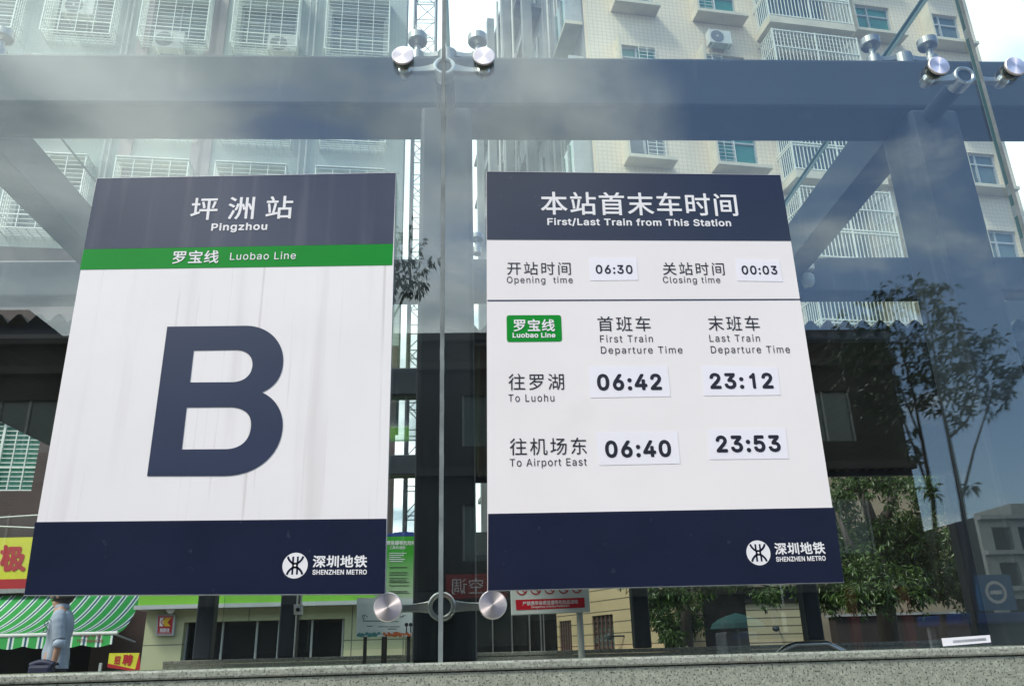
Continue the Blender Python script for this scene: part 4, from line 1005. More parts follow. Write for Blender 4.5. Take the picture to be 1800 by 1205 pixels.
mb = MB(); mb.lathe([(.0001, -.055), (.035, -.045), (.052, -.018), (.055, .01), (.04, .042), (.0001, .055)], Matrix.Translation(q), 16); mb.build('globe', G['rubber'], lm); mb = MB(); mb.bar(q+Vector((.03, 0, 0)), MS @ Vector((lp.x-.1, .002, lp.z)), .012); mb.build('bracket', G['rubber'], lm)
# glazed shop left of it; shade is put into its near-black colours
dk = thing('shaded_shopfront', 'glazed shopfront coloured near black for shade behind the middle column', 'building', (.6, 12, .05))
xa, xb = at(742, 1100, 11.5).x, at(1000, 1100, 12.6).x
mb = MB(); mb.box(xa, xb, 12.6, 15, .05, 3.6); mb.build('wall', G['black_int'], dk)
mb = MB(); mb.box(xa, xb, 12.50, 12.53, .06, 3.2); gz = mb.build('glazing', mat('shade_black_glass', (.010, .011, .012), .07, spec=.6), dk)
mb = MB()
for x in (866, 900, 931, 951, 956): a = at(x, 1110, 12.45).x; mb.box(a-.010, a+.010, 12.42, 12.498, .06, 3.2)
mb.build('mullion', mat('dark_alu', (.12, .12, .12), .4), gz)
# shuttered garages
GY = 12.5
gr = thing('garage_row', 'cream garage building with wide roller shutters behind the trees', 'building', (4, 14, .05))
ga, gb_ = at(1196, 1100, GY).x, at(1432, 1100, GY).x; gz_ = at(1330, 1058, GY).z
G['shutter'] = mat('cream_shutter', (0.40, 0.35, 0.22), 0.55, var=0.08, scale=1); over(G['shutter'], hlines(.13, .16), (.10, .085, .06))
mb = MB(); mb.box(ga, gb_, GY+.15, GY+.2, .05, gz_); mb.build('shutter', G['shutter'], gr)
G['cream_r'] = mat('cream_render', (.20, .165, .11), .7, var=.2, scale=1.2)
mb = MB(); gx = at(1760, 1080, GY).x; gt = gz_+1.6; mb.box(ga, gb_, GY, GY+2, gz_+.25, gt); mb.box(gb_+.001, at(1462, 1090, GY).x, GY-.05, GY+2, .05, gt); mb.box(at(1462, 1090, GY).x+.001, gx, GY+.1, GY+2, .05, gt+1.2); mb.build('wall', G['cream_r'], gr)
mb = MB(); mb.box(ga, gb_, GY+.1, GY+1.9, gz_+.001, gz_+.249); mb.build('lintel', G['black_int'], gr)
lp = at(1364, 1104, GY-.1); mb = MB(); mb.lathe([(.0001, -.05), (.05, -.03), (.06, .0), (.05, .03), (.0001, .05)], Matrix.Translation(lp), 14); mb.bar(lp, lp+Vector((.15, .3, 0)), .012); tag(mb.build('wall_lamp', G['rubber'], None), 'round black lamp in front of the roller shutter', 'lamp')
# added low wall, coloured dark to fill the dark area under the trees
bwl = thing('dark_filler_wall', 'added low wall filling the dark area under the green trees', 'wall', (6.3, 11.2, .05)); bx0 = at(1470, 1100, 11.2).x
mb = MB(); mb.box(bx0, 12, 11.2, 11.45, .05, at(1600, 1080, 11.2).z); mb.build('filler_face', mat('filler_dark', (.022, .016, .014), .8, var=.3, scale=3), bwl); mb = MB(); mb.box(bx0-.03, 12, 11.15, 11.5, at(1600, 1080, 11.2).z+.001, at(1600, 1076, 11.2).z); mb.build('coping', G['tile_grey'], bwl)
# handrail, floodlight
hr = thing('handrail', 'bent stainless steel handrail in front of the rear granite wall', 'handrail', tuple(at(1425, 1150, 4.3)))
h0, h1, h2, h3 = at(1366, 1150, 4.3), at(1388, 1133, 4.3), at(1462, 1130, 4.3), at(1492, 1150, 4.3)
pts = [Vector((h0.x, 4.3, h0.z-.3)), h0]
for i in range(6): t = i/5; pts.append(h0.lerp(h1, .6).lerp(h1.lerp(h2, .12), t))
pts += [h1.lerp(h2, .88)]
for i in range(1, 5): pts.append(h1.lerp(h2, .88).lerp(h3, i/4))
pts.append(Vector((h3.x, 4.3, h3.z-.3)))
mb = MB(); mb.tube(pts, .024, 12); mb.build('rail', G['stainless'], hr, smooth=True)
mb = MB()
for q in (pts[0], pts[-1]): mb.bar(q, (q.x, q.y, .6), .024, seg=12)
mb.build('post', G['stainless'], hr)
fl = thing('floodlight', 'white floodlight fixed under the cross beam beside the right sign', 'lamp', tuple(at(1415, 470, 1.5)))
f0 = at(1408, 458, 1.5); f1 = at(1429, 478, 1.5); mb = MB(); mb.box(f0.x, f1.x, 1.47, 1.56, f1.z, f0.z); mb.build('housing', G['ac'], fl, bevel=.006)
c_ = at(1420, 492, 1.5); mb = MB(); mb.lathe([(.0001, -.03), (.022, -.028), (.03, -.01), (.03, .018), (.018, .03), (.0001, .032)], Matrix.Translation(c_), 20); mb.build('lamp_dome', G['ac'], fl)
mb = MB(); mb.bar((f0.x+.01, 1.52, f0.z), (f0.x+.01, 1.52, ZB-.001), .008); mb.build('bracket', G['alu'], fl)
# ------------------------------------------------------------------ trees
def leaf_mat(name, c1, c2):
    m = bpy.data.materials.new(name); m.use_nodes = True; nt = m.node_tree; p = nt.nodes['Principled BSDF']
    g = N(nt, 'ShaderNodeNewGeometry'); mi = N(nt, 'ShaderNodeMix', data_type='RGBA'); mi.inputs['A'].default_value = (*c1, 1); mi.inputs['B'].default_value = (*c2, 1)
    nt.links.new(g.outputs['Random Per Island'], mi.inputs['Factor']); nt.links.new(mi.outputs['Result'], p.inputs['Base Color']); p.inputs['Roughness'].default_value = .38
    tr = N(nt, 'ShaderNodeBsdfTranslucent'); nt.links.new(mi.outputs['Result'], tr.inputs[0]); ms = N(nt, 'ShaderNodeMixShader'); ms.inputs[0].default_value = .25
    nt.links.new(p.outputs[0], ms.inputs[1]); nt.links.new(tr.outputs[0], ms.inputs[2]); nt.links.new(ms.outputs[0], nt.nodes['Material Output'].inputs['Surface']); return m
G['leaf'] = leaf_mat('ficus_leaf', (.007, .028, .004), (.058, .115, .012)); G['leaf_d'] = leaf_mat('young_tree_leaf', (.010, .030, .010), (.028, .07, .018))
G['bark'] = mat('grey_brown_bark', (.045, .036, .028), .85, var=.3, scale=8, bump=.4, bscale=40)
def add_leaf(mb, p, d, L, W, rnd):
    d = d.normalized(); s = d.cross(Vector((rnd.uniform(-1, 1), rnd.uniform(-1, 1), rnd.uniform(-.4, .4)))).normalized(); n = d.cross(s)
    a, b = p + d*L*.5 + s*W, p + d*L*.5 - s*W; e = p + d*L + Vector((0, 0, -L*.18)); m1 = p + d*L*.52 + n*W*.35
    mb.add([p, a, m1, b, e], [(0, 1, 2), (0, 2, 3), (1, 4, 2), (2, 4, 3)])
def crown(clumps, L, W, rnd, droop=.9):
    """clumps: (centre, radius, leaves); leaves hang in tufts off short twigs"""
    mb = MB()
    for c, r, n in clumps:
        k = 0
        while k < n:
            o = Vector((rnd.gauss(0, .5), rnd.gauss(0, .5), rnd.gauss(0, .42)))*r; t = c + o
            for j in range(rnd.randint(5, 9)):
                d = Vector((rnd.uniform(-1, 1), rnd.uniform(-1, 1), rnd.uniform(-1.6, .35)*droop)); add_leaf(mb, t + d.normalized()*rnd.uniform(0, L*.4), d, L*rnd.uniform(.6, 1.15), W*rnd.uniform(.7, 1.2), rnd); k += 1
    return mb
def tree(label, base, trunks, clumps, L, W, leafm, seed, group=None, name='tree'):
    rnd = random.Random(seed); t = thing(name, label, 'tree', tuple(base), group)
    mb = MB()
    for pts, rs in trunks: mb.tube(pts, rs, 7)
    mb.build('trunk', G['bark'], t, smooth=True); crown(clumps, L, W, rnd).build('crown', leafm, t); return t
def lin(a, b, n): return [a + (b-a)*i/(n-1) for i in range(n)]
def mir(x, y, Yv, dy=0.0): p = at(x, y, Yv); return Vector((p.x, -p.y + dy, p.z))
# broad leafed tree behind the right column
rnd = random.Random(11)
TY = 8.3
def cl(f, lst, Yv, k, jit, rs): return [(f(x, y, Yv + rs.uniform(-jit, jit)), r*k, n) for x, y, r, n in lst]
main = [(1480, 880, 26, 60), (1478, 930, 30, 90), (1500, 960, 32, 110), (1540, 935, 30, 100), (1590, 925, 32, 100), (1630, 940, 32, 100), (1520, 1000, 34, 110), (1570, 980, 36, 120), (1620, 990, 36, 120), (1480, 1010, 32, 100), (1540, 1035, 28, 80), (1600, 1035, 28, 80), (1500, 1045, 22, 50), (1650, 1030, 28, 80), (1690, 900, 26, 70), (1690, 950, 28, 90), (1685, 1000, 28, 90), (1700, 1040, 26, 70), (1460, 1050, 22, 60), (1440, 1040, 20, 40),
        (1640, 880, 22, 50), (1650, 845, 26, 120), (1640, 815, 24, 90), (1665, 830, 20, 60), (1640, 860, 24, 90), (1500, 845, 30, 60), (1560, 842, 30, 60), (1620, 846, 26, 50), (1700, 860, 24, 50), (1740, 920, 28, 60), (1750, 1000, 30, 70), (1440, 900, 30, 60), (1430, 960, 30, 60), (1410, 1010, 24, 50)]
bz = at(1545, 1075, TY); B0 = Vector((bz.x, TY, .05))
def T(x, y, dy=0): return at(x, y, TY+dy)
tree('broad leafed green tree behind the glass at right', B0, [([B0, T(1548, 1000), T(1540, 940), T(1525, 890), T(1505, 850)], [.13, .11, .09, .06, .04]), ([T(1540, 940), T(1562, 895), T(1575, 850)], [.08, .055, .04]), ([T(1548, 1000), T(1600, 930, .2), T(1640, 880, .3)], [.07, .05, .03]), ([T(1548, 1020), T(1490, 950, -.2), T(1470, 900, -.2)], [.06, .04, .02]), ([T(1600, 930, .2), T(1690, 900, .1)], [.045, .025])],
     cl(at, [(x, y, q, int(n*12)) for x, y, q, n in main], TY, 1/128, .7, rnd), .080, .0125, G['leaf'], 21)
m2 = [(1150, 1052, 20, 50), (1180, 1045, 22, 60), (1210, 1060, 22, 60), (1160, 1085, 22, 60), (1190, 1095, 24, 70), (1215, 1090, 18, 40), (1185, 1120, 18, 45), (1170, 1040, 30, 50), (1140, 1030, 30, 50), (1345, 1046, 16, 40), (1360, 1040, 14, 30), (1240, 1020, 30, 60), (1300, 1015, 30, 60), (1220, 985, 40, 80), (1150, 980, 40, 80)]
bz = at(1207, 1100, TY); B1 = Vector((bz.x, TY+.4, .05))
def T2(x, y, dy=.4): return at(x, y, TY+dy)
tree('drooping leafy tree in front of the roller shutters', B1, [([B1, T2(1207, 1110), T2(1204, 1060), T2(1210, 1000)], [.09, .075, .06, .04]), ([T2(1204, 1060), T2(1160, 1020), T2(1140, 1000)], [.04, .03, .02]), ([T2(1208, 1030), T2(1290, 1010), T2(1350, 1030)], [.04, .025, .012])], cl(at, [(x, y, q, int(n*9)) for x, y, q, n in m2], TY+.3, 1/140, .5, rnd), .080, .0125, G['leaf'], 22)
# young street trees behind the photographer, seen mirrored in the glass
RYV = 6.0
def TR(x, y, dy=0.0): return mir(x, y, RYV+dy)
gA = [(1560, 560, 40, 60), (1520, 610, 42, 60), (1485, 640, 34, 40), (1560, 640, 46, 70), (1605, 600, 36, 50), (1590, 690, 36, 50), (1540, 700, 34, 45), (1550, 530, 30, 40), (1600, 520, 22, 26), (1500, 575, 30, 40), (1595, 790, 16, 16), (1575, 745, 24, 26), (1610, 650, 30, 36)]
gB = [(1640, 545, 32, 45), (1660, 585, 40, 60), (1650, 640, 42, 60), (1700, 612, 40, 60), (1690, 660, 44, 70), (1738, 650, 32, 44), (1722, 700, 30, 36), (1782, 652, 18, 22), (1635, 700, 34, 40), (1622, 505, 13, 18), (1652, 512, 16, 22), (1640, 860, 13, 14), (1702, 858, 10, 10), (1672, 735, 24, 24), (1760, 690, 18, 18), (1735, 600, 20, 20)]
bA = TR(1660, 1120); bB = TR(1716, 1120)
tree('slim young street tree mirrored in the glass, the left one of the pair', (bA.x, bA.y, .02), [([(bA.x, bA.y, .02), bA, TR(1650, 1000), TR(1640, 880), TR(1622, 780), TR(1605, 690), TR(1580, 600)], [.034, .03, .027, .023, .018, .013, .007]), ([TR(1640, 880), TR(1600, 770), TR(1570, 690), TR(1530, 620)], [.016, .013, .009, .005]), ([TR(1622, 780), TR(1570, 650), TR(1555, 550)], [.012, .009, .004]), ([TR(1605, 690), TR(1560, 690), TR(1500, 640)], [.01, .007, .004])],
     cl(mir, [(x, y, q, int(n*3.2)) for x, y, q, n in gA], RYV, 1/128, .4, rnd), .095, .0135, G['leaf_d'], 31, 'young street trees across from the glass', 'young_tree')
tree('slim young street tree mirrored in the glass, the right one of the pair', (bB.x, bB.y, .02), [([(bB.x, bB.y, .02), bB, TR(1702, 960), TR(1690, 880), TR(1668, 770), TR(1650, 690), TR(1640, 600), TR(1620, 510)], [.036, .032, .03, .026, .02, .015, .01, .005]), ([TR(1690, 880), TR(1712, 790), TR(1745, 690), TR(1782, 650)], [.015, .012, .008, .004]), ([TR(1668, 770), TR(1700, 740), TR(1728, 650), TR(1735, 600)], [.013, .01, .007, .004]), ([TR(1650, 690), TR(1685, 640), TR(1700, 600)], [.01, .007, .004])],
     cl(mir, [(x, y, q, int(n*3.2)) for x, y, q, n in gB], RYV, 1/128, .4, rnd), .095, .0135, G['leaf_d'], 32, 'young street trees across from the glass', 'young_tree')
gC = [(690, 440, 36, 60), (720, 470, 30, 50), (715, 420, 30, 40), (660, 400, 40, 60), (640, 350, 36, 50), (700, 500, 28, 36), (735, 505, 16, 20), (655, 470, 36, 50), (620, 410, 34, 50), (675, 330, 26, 30)]
bC = TR(680, 1120)
tree('young street tree mirrored beside the left sign', (bC.x, bC.y, .02), [([(bC.x, bC.y, .02), bC, TR(682, 850), TR(684, 650), TR(690, 520), TR(680, 420), TR(650, 350)], [.036, .033, .03, .024, .018, .012, .006]), ([TR(684, 650), TR(640, 520), TR(620, 410)], [.016, .011, .005]), ([TR(690, 560), TR(722, 500), TR(720, 430)], [.013, .009, .004])], cl(mir, [(x, y, q, int(n*3.2)) for x, y, q, n in gC], RYV, 1/128, .4, rnd), .095, .0135, G['leaf_d'], 33, 'young street trees across from the glass', 'young_tree')

# ------------------------------------------------------------------ across the street, seen only in the glass
G['brick_dk'] = mat('brown_brick_render', (.026, .019, .015), .75, var=.2, scale=.5); over(G['brick_dk'], tile_mask(.3, .1, .012, 0, .5, .5), (.03, .024, .02))
YB = 20.0; G['dull_red'] = mat('dull_red_paint', (.13, .012, .012), .6); G['band_dk'] = mat('dark_band', (.06, .055, .05), .8)
xr_ = mir(1582, 720, YB).x; roof = mir(1450, 590, YB).z
mbk = thing('brown_building', 'dark brown flat roofed building mirrored across the glass', 'building', (0, -24, 0))
mb = MB(); cols_ = [-38+3.1*k for k in range(16)]; hs = [(c+.5, c+2.1, z, z+1.45) for c in cols_ for z in (3.9, 6.9) if c+2.1 < xr_-.3]
MB_ = Matrix.Translation((0, -20, 0)) @ Matrix.Rotation(pi, 4, 'Z')
H2 = [(-h[1], -h[0], h[2], h[3]) for h in hs]
recess_wall(mb, MB_, -xr_, 40, 3.2, roof, H2, .25); mb.build('wall', G['brick_dk'], mbk)
mb = MB(); mb.box(-xr_+.01, 40, .25, 9, 0, roof-.05, MB_); mb.build('core', G['black_int'], mbk)
for z in (3.05, 6.2, 9.15, roof): 
    mb = MB(); mb.box(-xr_-.05, 40, -.22, -.001, z-.12, z+.1, MB_); mb.build('floor_band', G['band_dk'], mbk)
for h in H2:
    mb = MB(); mb.box(h[0], h[1], .12, .16, h[2], h[3], MB_); wn = mb.build('window', G['win_dark'], mbk)
    mb = MB()
    for q in (h[0], (h[0]+h[1])/2-.03, h[1]-.06): mb.box(q, q+.06, .06, .118, h[2], h[3], MB_)
    mb.build('window_frame', G['alu'], wn)
mb = MB(); a = mir(-60, 560, YB).x; b = mir(30, 560, YB).x; mb.box(a, b, -23, -20.5, roof+.1, mir(10, 532, YB).z); mb.build('stair_tower', G['brick_dk'], mbk)
for px0 in (1505, 1600): 
    p = mir(px0, 1100, 19.4); mb = MB(); mb.box(p.x-.11, p.x+.11, -19.6, -19.38, .02, 3.0); mb.build('red_pillar', G['dull_red'], mbk, bevel=.01)
ss = mir(822, 1030, 19.85)
# the shop sign across the street: faces the glass, so its reflection is mirrored
s2 = thing('red_shop_sign', 'red shop sign mirrored between the two metro signs', 'sign', (ss.x, -19.85, ss.z))
Ms = Matrix.Translation((ss.x, -19.74, ss.z)) @ Matrix.Rotation(pi, 4, 'Z') @ Matrix.Rotation(pi/2, 4, 'X')
a0 = mir(862, 1030, 19.85).x-ss.x; zt_ = mir(822, 1016, 19.85).z-ss.z; zb_2 = mir(822, 1044, 19.85).z-ss.z
mb = MB(); mb.box(ss.x-.55, ss.x+1.0, -19.95, -19.76, ss.z+zb_2-.1, ss.z+zt_+.1); mb.build('board', mat('dull_red_board', (.33, .03, .03), .5), s2)
vs, fs, ax, bx_, ay, by = glyphs('空调', 1.0); k = .42; mb = MB(); mb.add([Ms @ Vector(((x-(ax+bx_)/2)*k, (y-(ay+by)/2)*k, 0)) for x, y in vs], fs); mb.build('lettering', G['letter_white'], s2)
# pale apartment houses further off
def far_block(label, x0, x1, y, ztop, seed):
    t = thing('pale_apartment_house', label, 'building', ((x0+x1)/2, y-6, 0)); Mx = Matrix.Translation((0, y, 0)) @ Matrix.Rotation(pi, 4, 'Z')
    hs = []; u = -x1+.8
    while u+1.7 < -x0: hs += [(u, u+(1.5 if int(u*7) % 3 else .8), z, z+1.7) for z in [ztop-2.6-2.6*k for k in range(int(ztop/2.6)-1)]]; u += 2.05
    mb = MB(); recess_wall(mb, Mx, -x1, -x0, 0, ztop, hs, .4); mb.build('wall', mat('pale_render', (.42, .44, .42), .7, var=.08), t)
    mb = MB(); mb.box(-x1+.01, -x0-.01, .4, 10, 0, ztop-.1, Mx); mb.build('core', G['black_int'], t)
    for z in [ztop-.2-2.6*k for k in range(int(ztop/2.6)+1)]: mb = MB(); mb.box(-x1, -x0, -.5, -.001, z-.15, z+.15, Mx); mb.build('floor_band', G['alu'], t)
    mb = MB(); mb.box(-x0-3.5, -x0-6, 1, 6, ztop, ztop+1.0, Mx); mb.build('stair_tower', mat('pale_render_b', (.36, .38, .37), .7), t)
p = mir(1716, 905, 60); far_block('pale apartment house with balconies mirrored at the lower right', p.x, p.x+34, -60, p.z, 1)
p = mir(1640, 930, 75); far_block('low pale house mirrored left of the bigger one', p.x-6, p.x+2.0, -75, p.z-1.5, 2)
# blue bus shelter
b0 = mir(1688, 1090, 12); b1 = mir(1796, 1090, 12); zt2 = mir(1740, 1076, 12).z; zb3 = mir(1740, 1096, 12).z
bs = thing('bus_shelter', 'blue roofed bus shelter mirrored at the lower right corner', 'bus shelter', ((b0.x+b1.x)/2, -12.5, .02))
G['blue'] = mat('deep_blue_panel', (.015, .05, .22), .4, var=.1)
mb = MB(); mb.box(b0.x, b1.x+1.6, -13.4, -12, zb3, zt2); mb.build('roof', G['blue'], bs, bevel=.03)
mb = MB()
for x in (b0.x+.1, b1.x+1.4): mb.box(x-.05, x+.05, -13.2, -13.1, .02, zb3-.001)
mb.build('post', G['alu'], bs)
mb = MB(); mb.box(b0.x+.3, b1.x+1.2, -13.2, -13.15, .6, 1.9); mb.build('back_panel', mat('ad_panel', (.12, .16, .24), .2, var=.4, scale=2), bs)
mb = MB(); mb.box(b0.x+.3, b1.x+1.1, -13.0, -12.6, .45, .5); mb.build('bench', G['alu'], bs)
e0 = mir(1752, 1040, 12); mb = MB(); mb.box(e0.x-.30, e0.x+.30, -12.1, -12.02, e0.z-.28, e0.z+.28); q = mb.build('emblem_board', mat('blue_board', (.06, .16, .34), .4), bs)
Me_ = Matrix.Translation((e0.x, -12.018, e0.z)) @ RX(radians(-90)); mb = MB(); m_ = 32
mb.add([Me_ @ Vector((r*cos(2*pi*i/m_), r*sin(2*pi*i/m_), 0)) for r in (.13, .18) for i in range(m_)], [(i, (i+1) % m_, m_+(i+1) % m_, m_+i) for i in range(m_)]); mb.box(e0.x-.10, e0.x+.10, -12.019, -12.017, e0.z-.03, e0.z+.03); mb.build('round_emblem', G['letter_white'], q)
# vendor's umbrella and cart
uc = mir(1295, 1092, 9.0); um = thing('market_umbrella', 'teal umbrella over a grey vendor cart mirrored below the right sign', 'umbrella', (uc.x, -9, .02))
mb = MB(); prof = [(.34, -.06), (.31, .0), (.22, .06), (.1, .10), (.012, .125), (.012, .09), (.1, .07), (.22, .03), (.30, -.02)]; prof = [(r*1.0, h) for r, h in prof]; mb.lathe(prof, Matrix.Translation((uc.x, -9, uc.z-.02)), 16); mb.build('canopy', mat('teal_cloth', (.03, .16, .16), .7), um)
mb = MB(); mb.bar((uc.x, -9, .02), (uc.x, -9, uc.z+.05), .018); mb.build('pole', G['alu'], um)
ct = thing('vendor_cart', 'grey box shaped vendor cart under the teal umbrella', 'cart', (uc.x+.25, -9.2, .02)); c0 = mir(1275, 1110, 9.3); c1 = mir(1372, 1110, 9.3)
mb = MB(); mb.box(c0.x, (c0.x+c1.x)/2+.05, -9.8, -9.3, .35, c0.z); mb.box((c0.x+c1.x)/2+.052, c1.x, -9.8, -9.3, .35, c0.z-.13); mb.build('box', mat('grey_cart', (.20, .23, .25), .5, var=.2), ct, bevel=.02)
for x in (c0.x+.1, c1.x-.1):
    for y in (-9.75, -9.35): mb = MB(); mb.bar((x, y-.03, .2), (x, y+.03, .2), .18, seg=16); mb.build('wheel', G['rubber'], ct)

# ------------------------------------------------------------------ the man walking behind the glass
def skin(name, pts, edges, m, parent, root, loc, sub=2):
    """pts: {key: (x, y, z, r)}; grown into one continuous surface"""
    keys = list(pts); me = bpy.data.meshes.new('tmp'); me.from_pydata([Vector(pts[k][:3]) for k in keys], [(keys.index(a), keys.index(b)) for a, b in edges], [])
    o = bpy.data.objects.new('tmp', me); COL.objects.link(o); o.modifiers.new('s', 'SKIN').use_smooth_shade = True
    sv = me.skin_vertices[0].data
    for i, k in enumerate(keys): r = pts[k][3]; sv[i].radius = (r, r) if len(pts[k]) < 5 else (r, pts[k][4]); sv[i].use_root = (k == root)
    ss_ = o.modifiers.new('u', 'SUBSURF'); ss_.levels = sub; ss_.render_levels = sub
    bpy.context.view_layer.update(); dg = bpy.context.evaluated_depsgraph_get(); nm = bpy.data.meshes.new_from_object(o.evaluated_get(dg)); bpy.data.objects.remove(o)
    nm.materials.clear(); nm.materials.append(m); nm.shade_smooth(); n = bpy.data.objects.new(name, nm); COL.objects.link(n); n.parent = parent; return n
MY = 8.0; MX = at(110, 1080, MY).x; GZ = .70
man = thing('person', 'person in a rolled sleeve blue shirt walking past with a navy bag', 'person', (MX, MY, GZ))
SKIN = mat('skin', (.38, .21, .14), .5, var=.06, scale=6); HAIR = mat('black_hair', (.012, .011, .012), .45, var=.2, scale=60)
SHIRT = mat('pale_blue_shirt', (.30, .345, .41), .85, var=.16, scale=9, bump=1.0, bscale=11, stretch=(1, 1, .45)); TROU = mat('dark_trousers', (.03, .035, .05), .8)
k = 1.045
def sc(d): return {a: tuple(v*k for v in b) for a, b in d.items()}
body = sc({'pel': (0, 0, .93, .11), 'waist': (.0, 0, 1.08, .10), 'chest': (-.005, 0, 1.27, .10), 'top': (0, 0, 1.395, .066), 'neck': (-.025, 0, 1.455, .055), 'neck2': (-.045, 0, 1.50, .053), 'jaw': (-.088, 0, 1.515, .05), 'chin': (-.118, 0, 1.497, .028), 'head': (-.055, 0, 1.60, .088), 'crown': (-.04, 0, 1.66, .075), 'face': (-.105, 0, 1.59, .055), 'nose': (-.163, 0, 1.572, .014),
    'shl': (.038, -.15, 1.365, .042), 'ell': (.105, -.205, 1.115, .040), 'wrl': (.085, -.215, .875, .027), 'pml': (.078, -.218, .815, .026), 'shr': (-.01, .135, 1.365, .042), 'elr': (-.045, .185, 1.12, .040), 'wrr': (-.07, .18, .88, .026), 'pmr': (-.075, .18, .825, .026),
    'hpl': (.0, -.085, .88, .085), 'knl': (-.13, -.09, .50, .055), 'anl': (-.06, -.09, .085, .036), 'tol': (-.20, -.10, .035, .03), 'hpr': (.0, .085, .88, .085), 'knr': (.07, .09, .50, .055), 'anr': (.26, .09, .13, .036), 'tor': (.16, .10, .03, .03)})
ed = [('pel', 'waist'), ('waist', 'chest'), ('chest', 'top'), ('top', 'neck'), ('neck', 'neck2'), ('neck2', 'head'), ('neck2', 'jaw'), ('jaw', 'chin'), ('head', 'crown'), ('head', 'face'), ('face', 'nose'), ('top', 'shl'), ('shl', 'ell'), ('ell', 'wrl'), ('wrl', 'pml'), ('top', 'shr'), ('shr', 'elr'), ('elr', 'wrr'), ('wrr', 'pmr'), ('pel', 'hpl'), ('hpl', 'knl'), ('knl', 'anl'), ('anl', 'tol'), ('pel', 'hpr'), ('hpr', 'knr'), ('knr', 'anr'), ('anr', 'tor')]
for s, sy, px0, pz0 in (('l', -1, .076, .80), ('r', 1, -.077, .81)):
    yb = -.218 if s == 'l' else .18
    for i, (dx, L) in enumerate(((-.027, .070), (-.009, .080), (.009, .076), (.026, .060))):
        a, b, c = f'f{s}{i}a', f'f{s}{i}b', f'f{s}{i}c'
        body[a] = tuple(v*k for v in (px0+dx*.8, yb, pz0-.028, .0095)); body[b] = tuple(v*k for v in (px0+dx, yb, pz0-.03-L*.5, .0085)); body[c] = tuple(v*k for v in (px0+dx-.010, yb-sy*.012, pz0-.03-L, .007)); ed += [('pm'+s, a), (a, b), (b, c)]
    a, b = f't{s}a', f't{s}b'; body[a] = tuple(v*k for v in (px0-.036, yb-sy*.008, pz0+.0, .010)); body[b] = tuple(v*k for v in (px0-.052, yb-sy*.014, pz0-.045, .008)); ed += [('pm'+s, a), (a, b)]
bo = skin('body', body, ed, SKIN, man, 'pel', None)
def shirt_mesh():
    mb = MB(); seg, sub = 36, 6; rn = random.Random(4)
    R = [(.855, .014, .124, .150), (.90, .010, .120, .148), (.98, .002, .114, .142), (1.08, -.004, .110, .136), (1.19, -.008, .116, .144), (1.29, -.004, .116, .154), (1.36, .004, .098, .156), (1.40, .004, .082, .130), (1.43, -.004, .066, .085), (1.455, -.014, .058, .060)]
    rings = []
    for i in range(len(R)-1):
        for q in range(sub): t = q/sub; rings.append([R[i][c]*(1-t)+R[i+1][c]*t for c in range(4)])
    rings.append(list(R[-1])); vs = []
    ph = [rn.uniform(0, 6.28) for _ in range(6)]
    for z, cx, rx, ry in rings:
        f = min(1, max(0, (1.36-z)/.2))
        for k_ in range(seg):
            t = 2*pi*k_/seg
            fold = f*(.010*sin(3*t + 9*z + ph[0]) + .007*sin(5*t - 16*z + ph[1]) + .005*sin(23*z + 2*t + ph[2]))
            vs.append(Vector((cx + (rx+fold)*cos(t), (ry+fold)*sin(t), z))*k)
    n = len(rings); fs = [(i*seg+q, i*seg+(q+1) % seg, (i+1)*seg+(q+1) % seg, (i+1)*seg+q) for i in range(n-1) for q in range(seg)] + [tuple(range(seg-1, -1, -1)), tuple((n-1)*seg+q for q in range(seg))]
    mb.add(vs, fs)
    for sy in (-1, 1):
        P_ = [(.020, -.10, 1.385), (.030, -.145, 1.370), (.048, -.172, 1.325), (.066, -.186, 1.26), (.085, -.196, 1.19), (.105, -.205, 1.115)] if sy < 0 else [(.0, .09, 1.385), (-.01, .132, 1.370), (-.02, .155, 1.325), (-.03, .168, 1.26), (-.038, .178, 1.19), (-.046, .186, 1.115)]; pts = []; rr = []
        Rr = [.060, .064, .063, .060, .057, .056]
        for i in range(len(P_)-1):
            for q in range(5): t = q/5; pts.append(Vector(P_[i]).lerp(Vector(P_[i+1]), t)*k); rr.append((Rr[i]*(1-t)+Rr[i+1]*t + .0010*sin(7*(i+t)+sy))*k)
        mb.tube(pts, rr, 16)
    return mb
def local(mb, name, m, par, smooth=True):
    o = mb.build(name, m, None, smooth=smooth); o.parent = par; o.location = (0, 0, 0); return o
local(shirt_mesh(), 'shirt', SHIRT, man)
mb = MB()
for e, sy in (((.107, -.206, 1.10), -1), ((-.046, .187, 1.10), 1)):
    c = Vector(e)*k; mb.lathe([(.045, -.040), (.056, -.036), (.060, .0), (.058, .036), (.048, .04)], Matrix.Translation(c) @ Matrix.Rotation(radians(8 if sy < 0 else -6), 4, 'Y'), 18)
local(mb, 'rolled_cuff', mat('pale_cuff', (.40, .46, .55), .8, bump=.3, bscale=20), man)
mb = MB(); mb.lathe([(.068, -.035), (.082, -.03), (.070, .03), (.060, .035), (.056, .02), (.060, -.03)], Matrix.Translation(Vector((-.018, 0, 1.462))*k) @ Matrix.Rotation(radians(-18), 4, 'Y'), 20); local(mb, 'collar', SHIRT, man)
trou = sc({'pel': (0, 0, .90, .10), 'hpl': (.0, -.075, .84, .085), 'knl': (-.13, -.09, .50, .078), 'anl': (-.065, -.09, .12, .062), 'hpr': (.0, .075, .84, .085), 'knr': (.07, .09, .50, .078), 'anr': (.25, .09, .16, .062)})
skin('trousers', trou, [('pel', 'hpl'), ('hpl', 'knl'), ('knl', 'anl'), ('pel', 'hpr'), ('hpr', 'knr'), ('knr', 'anr')], TROU, man, 'pel', None)
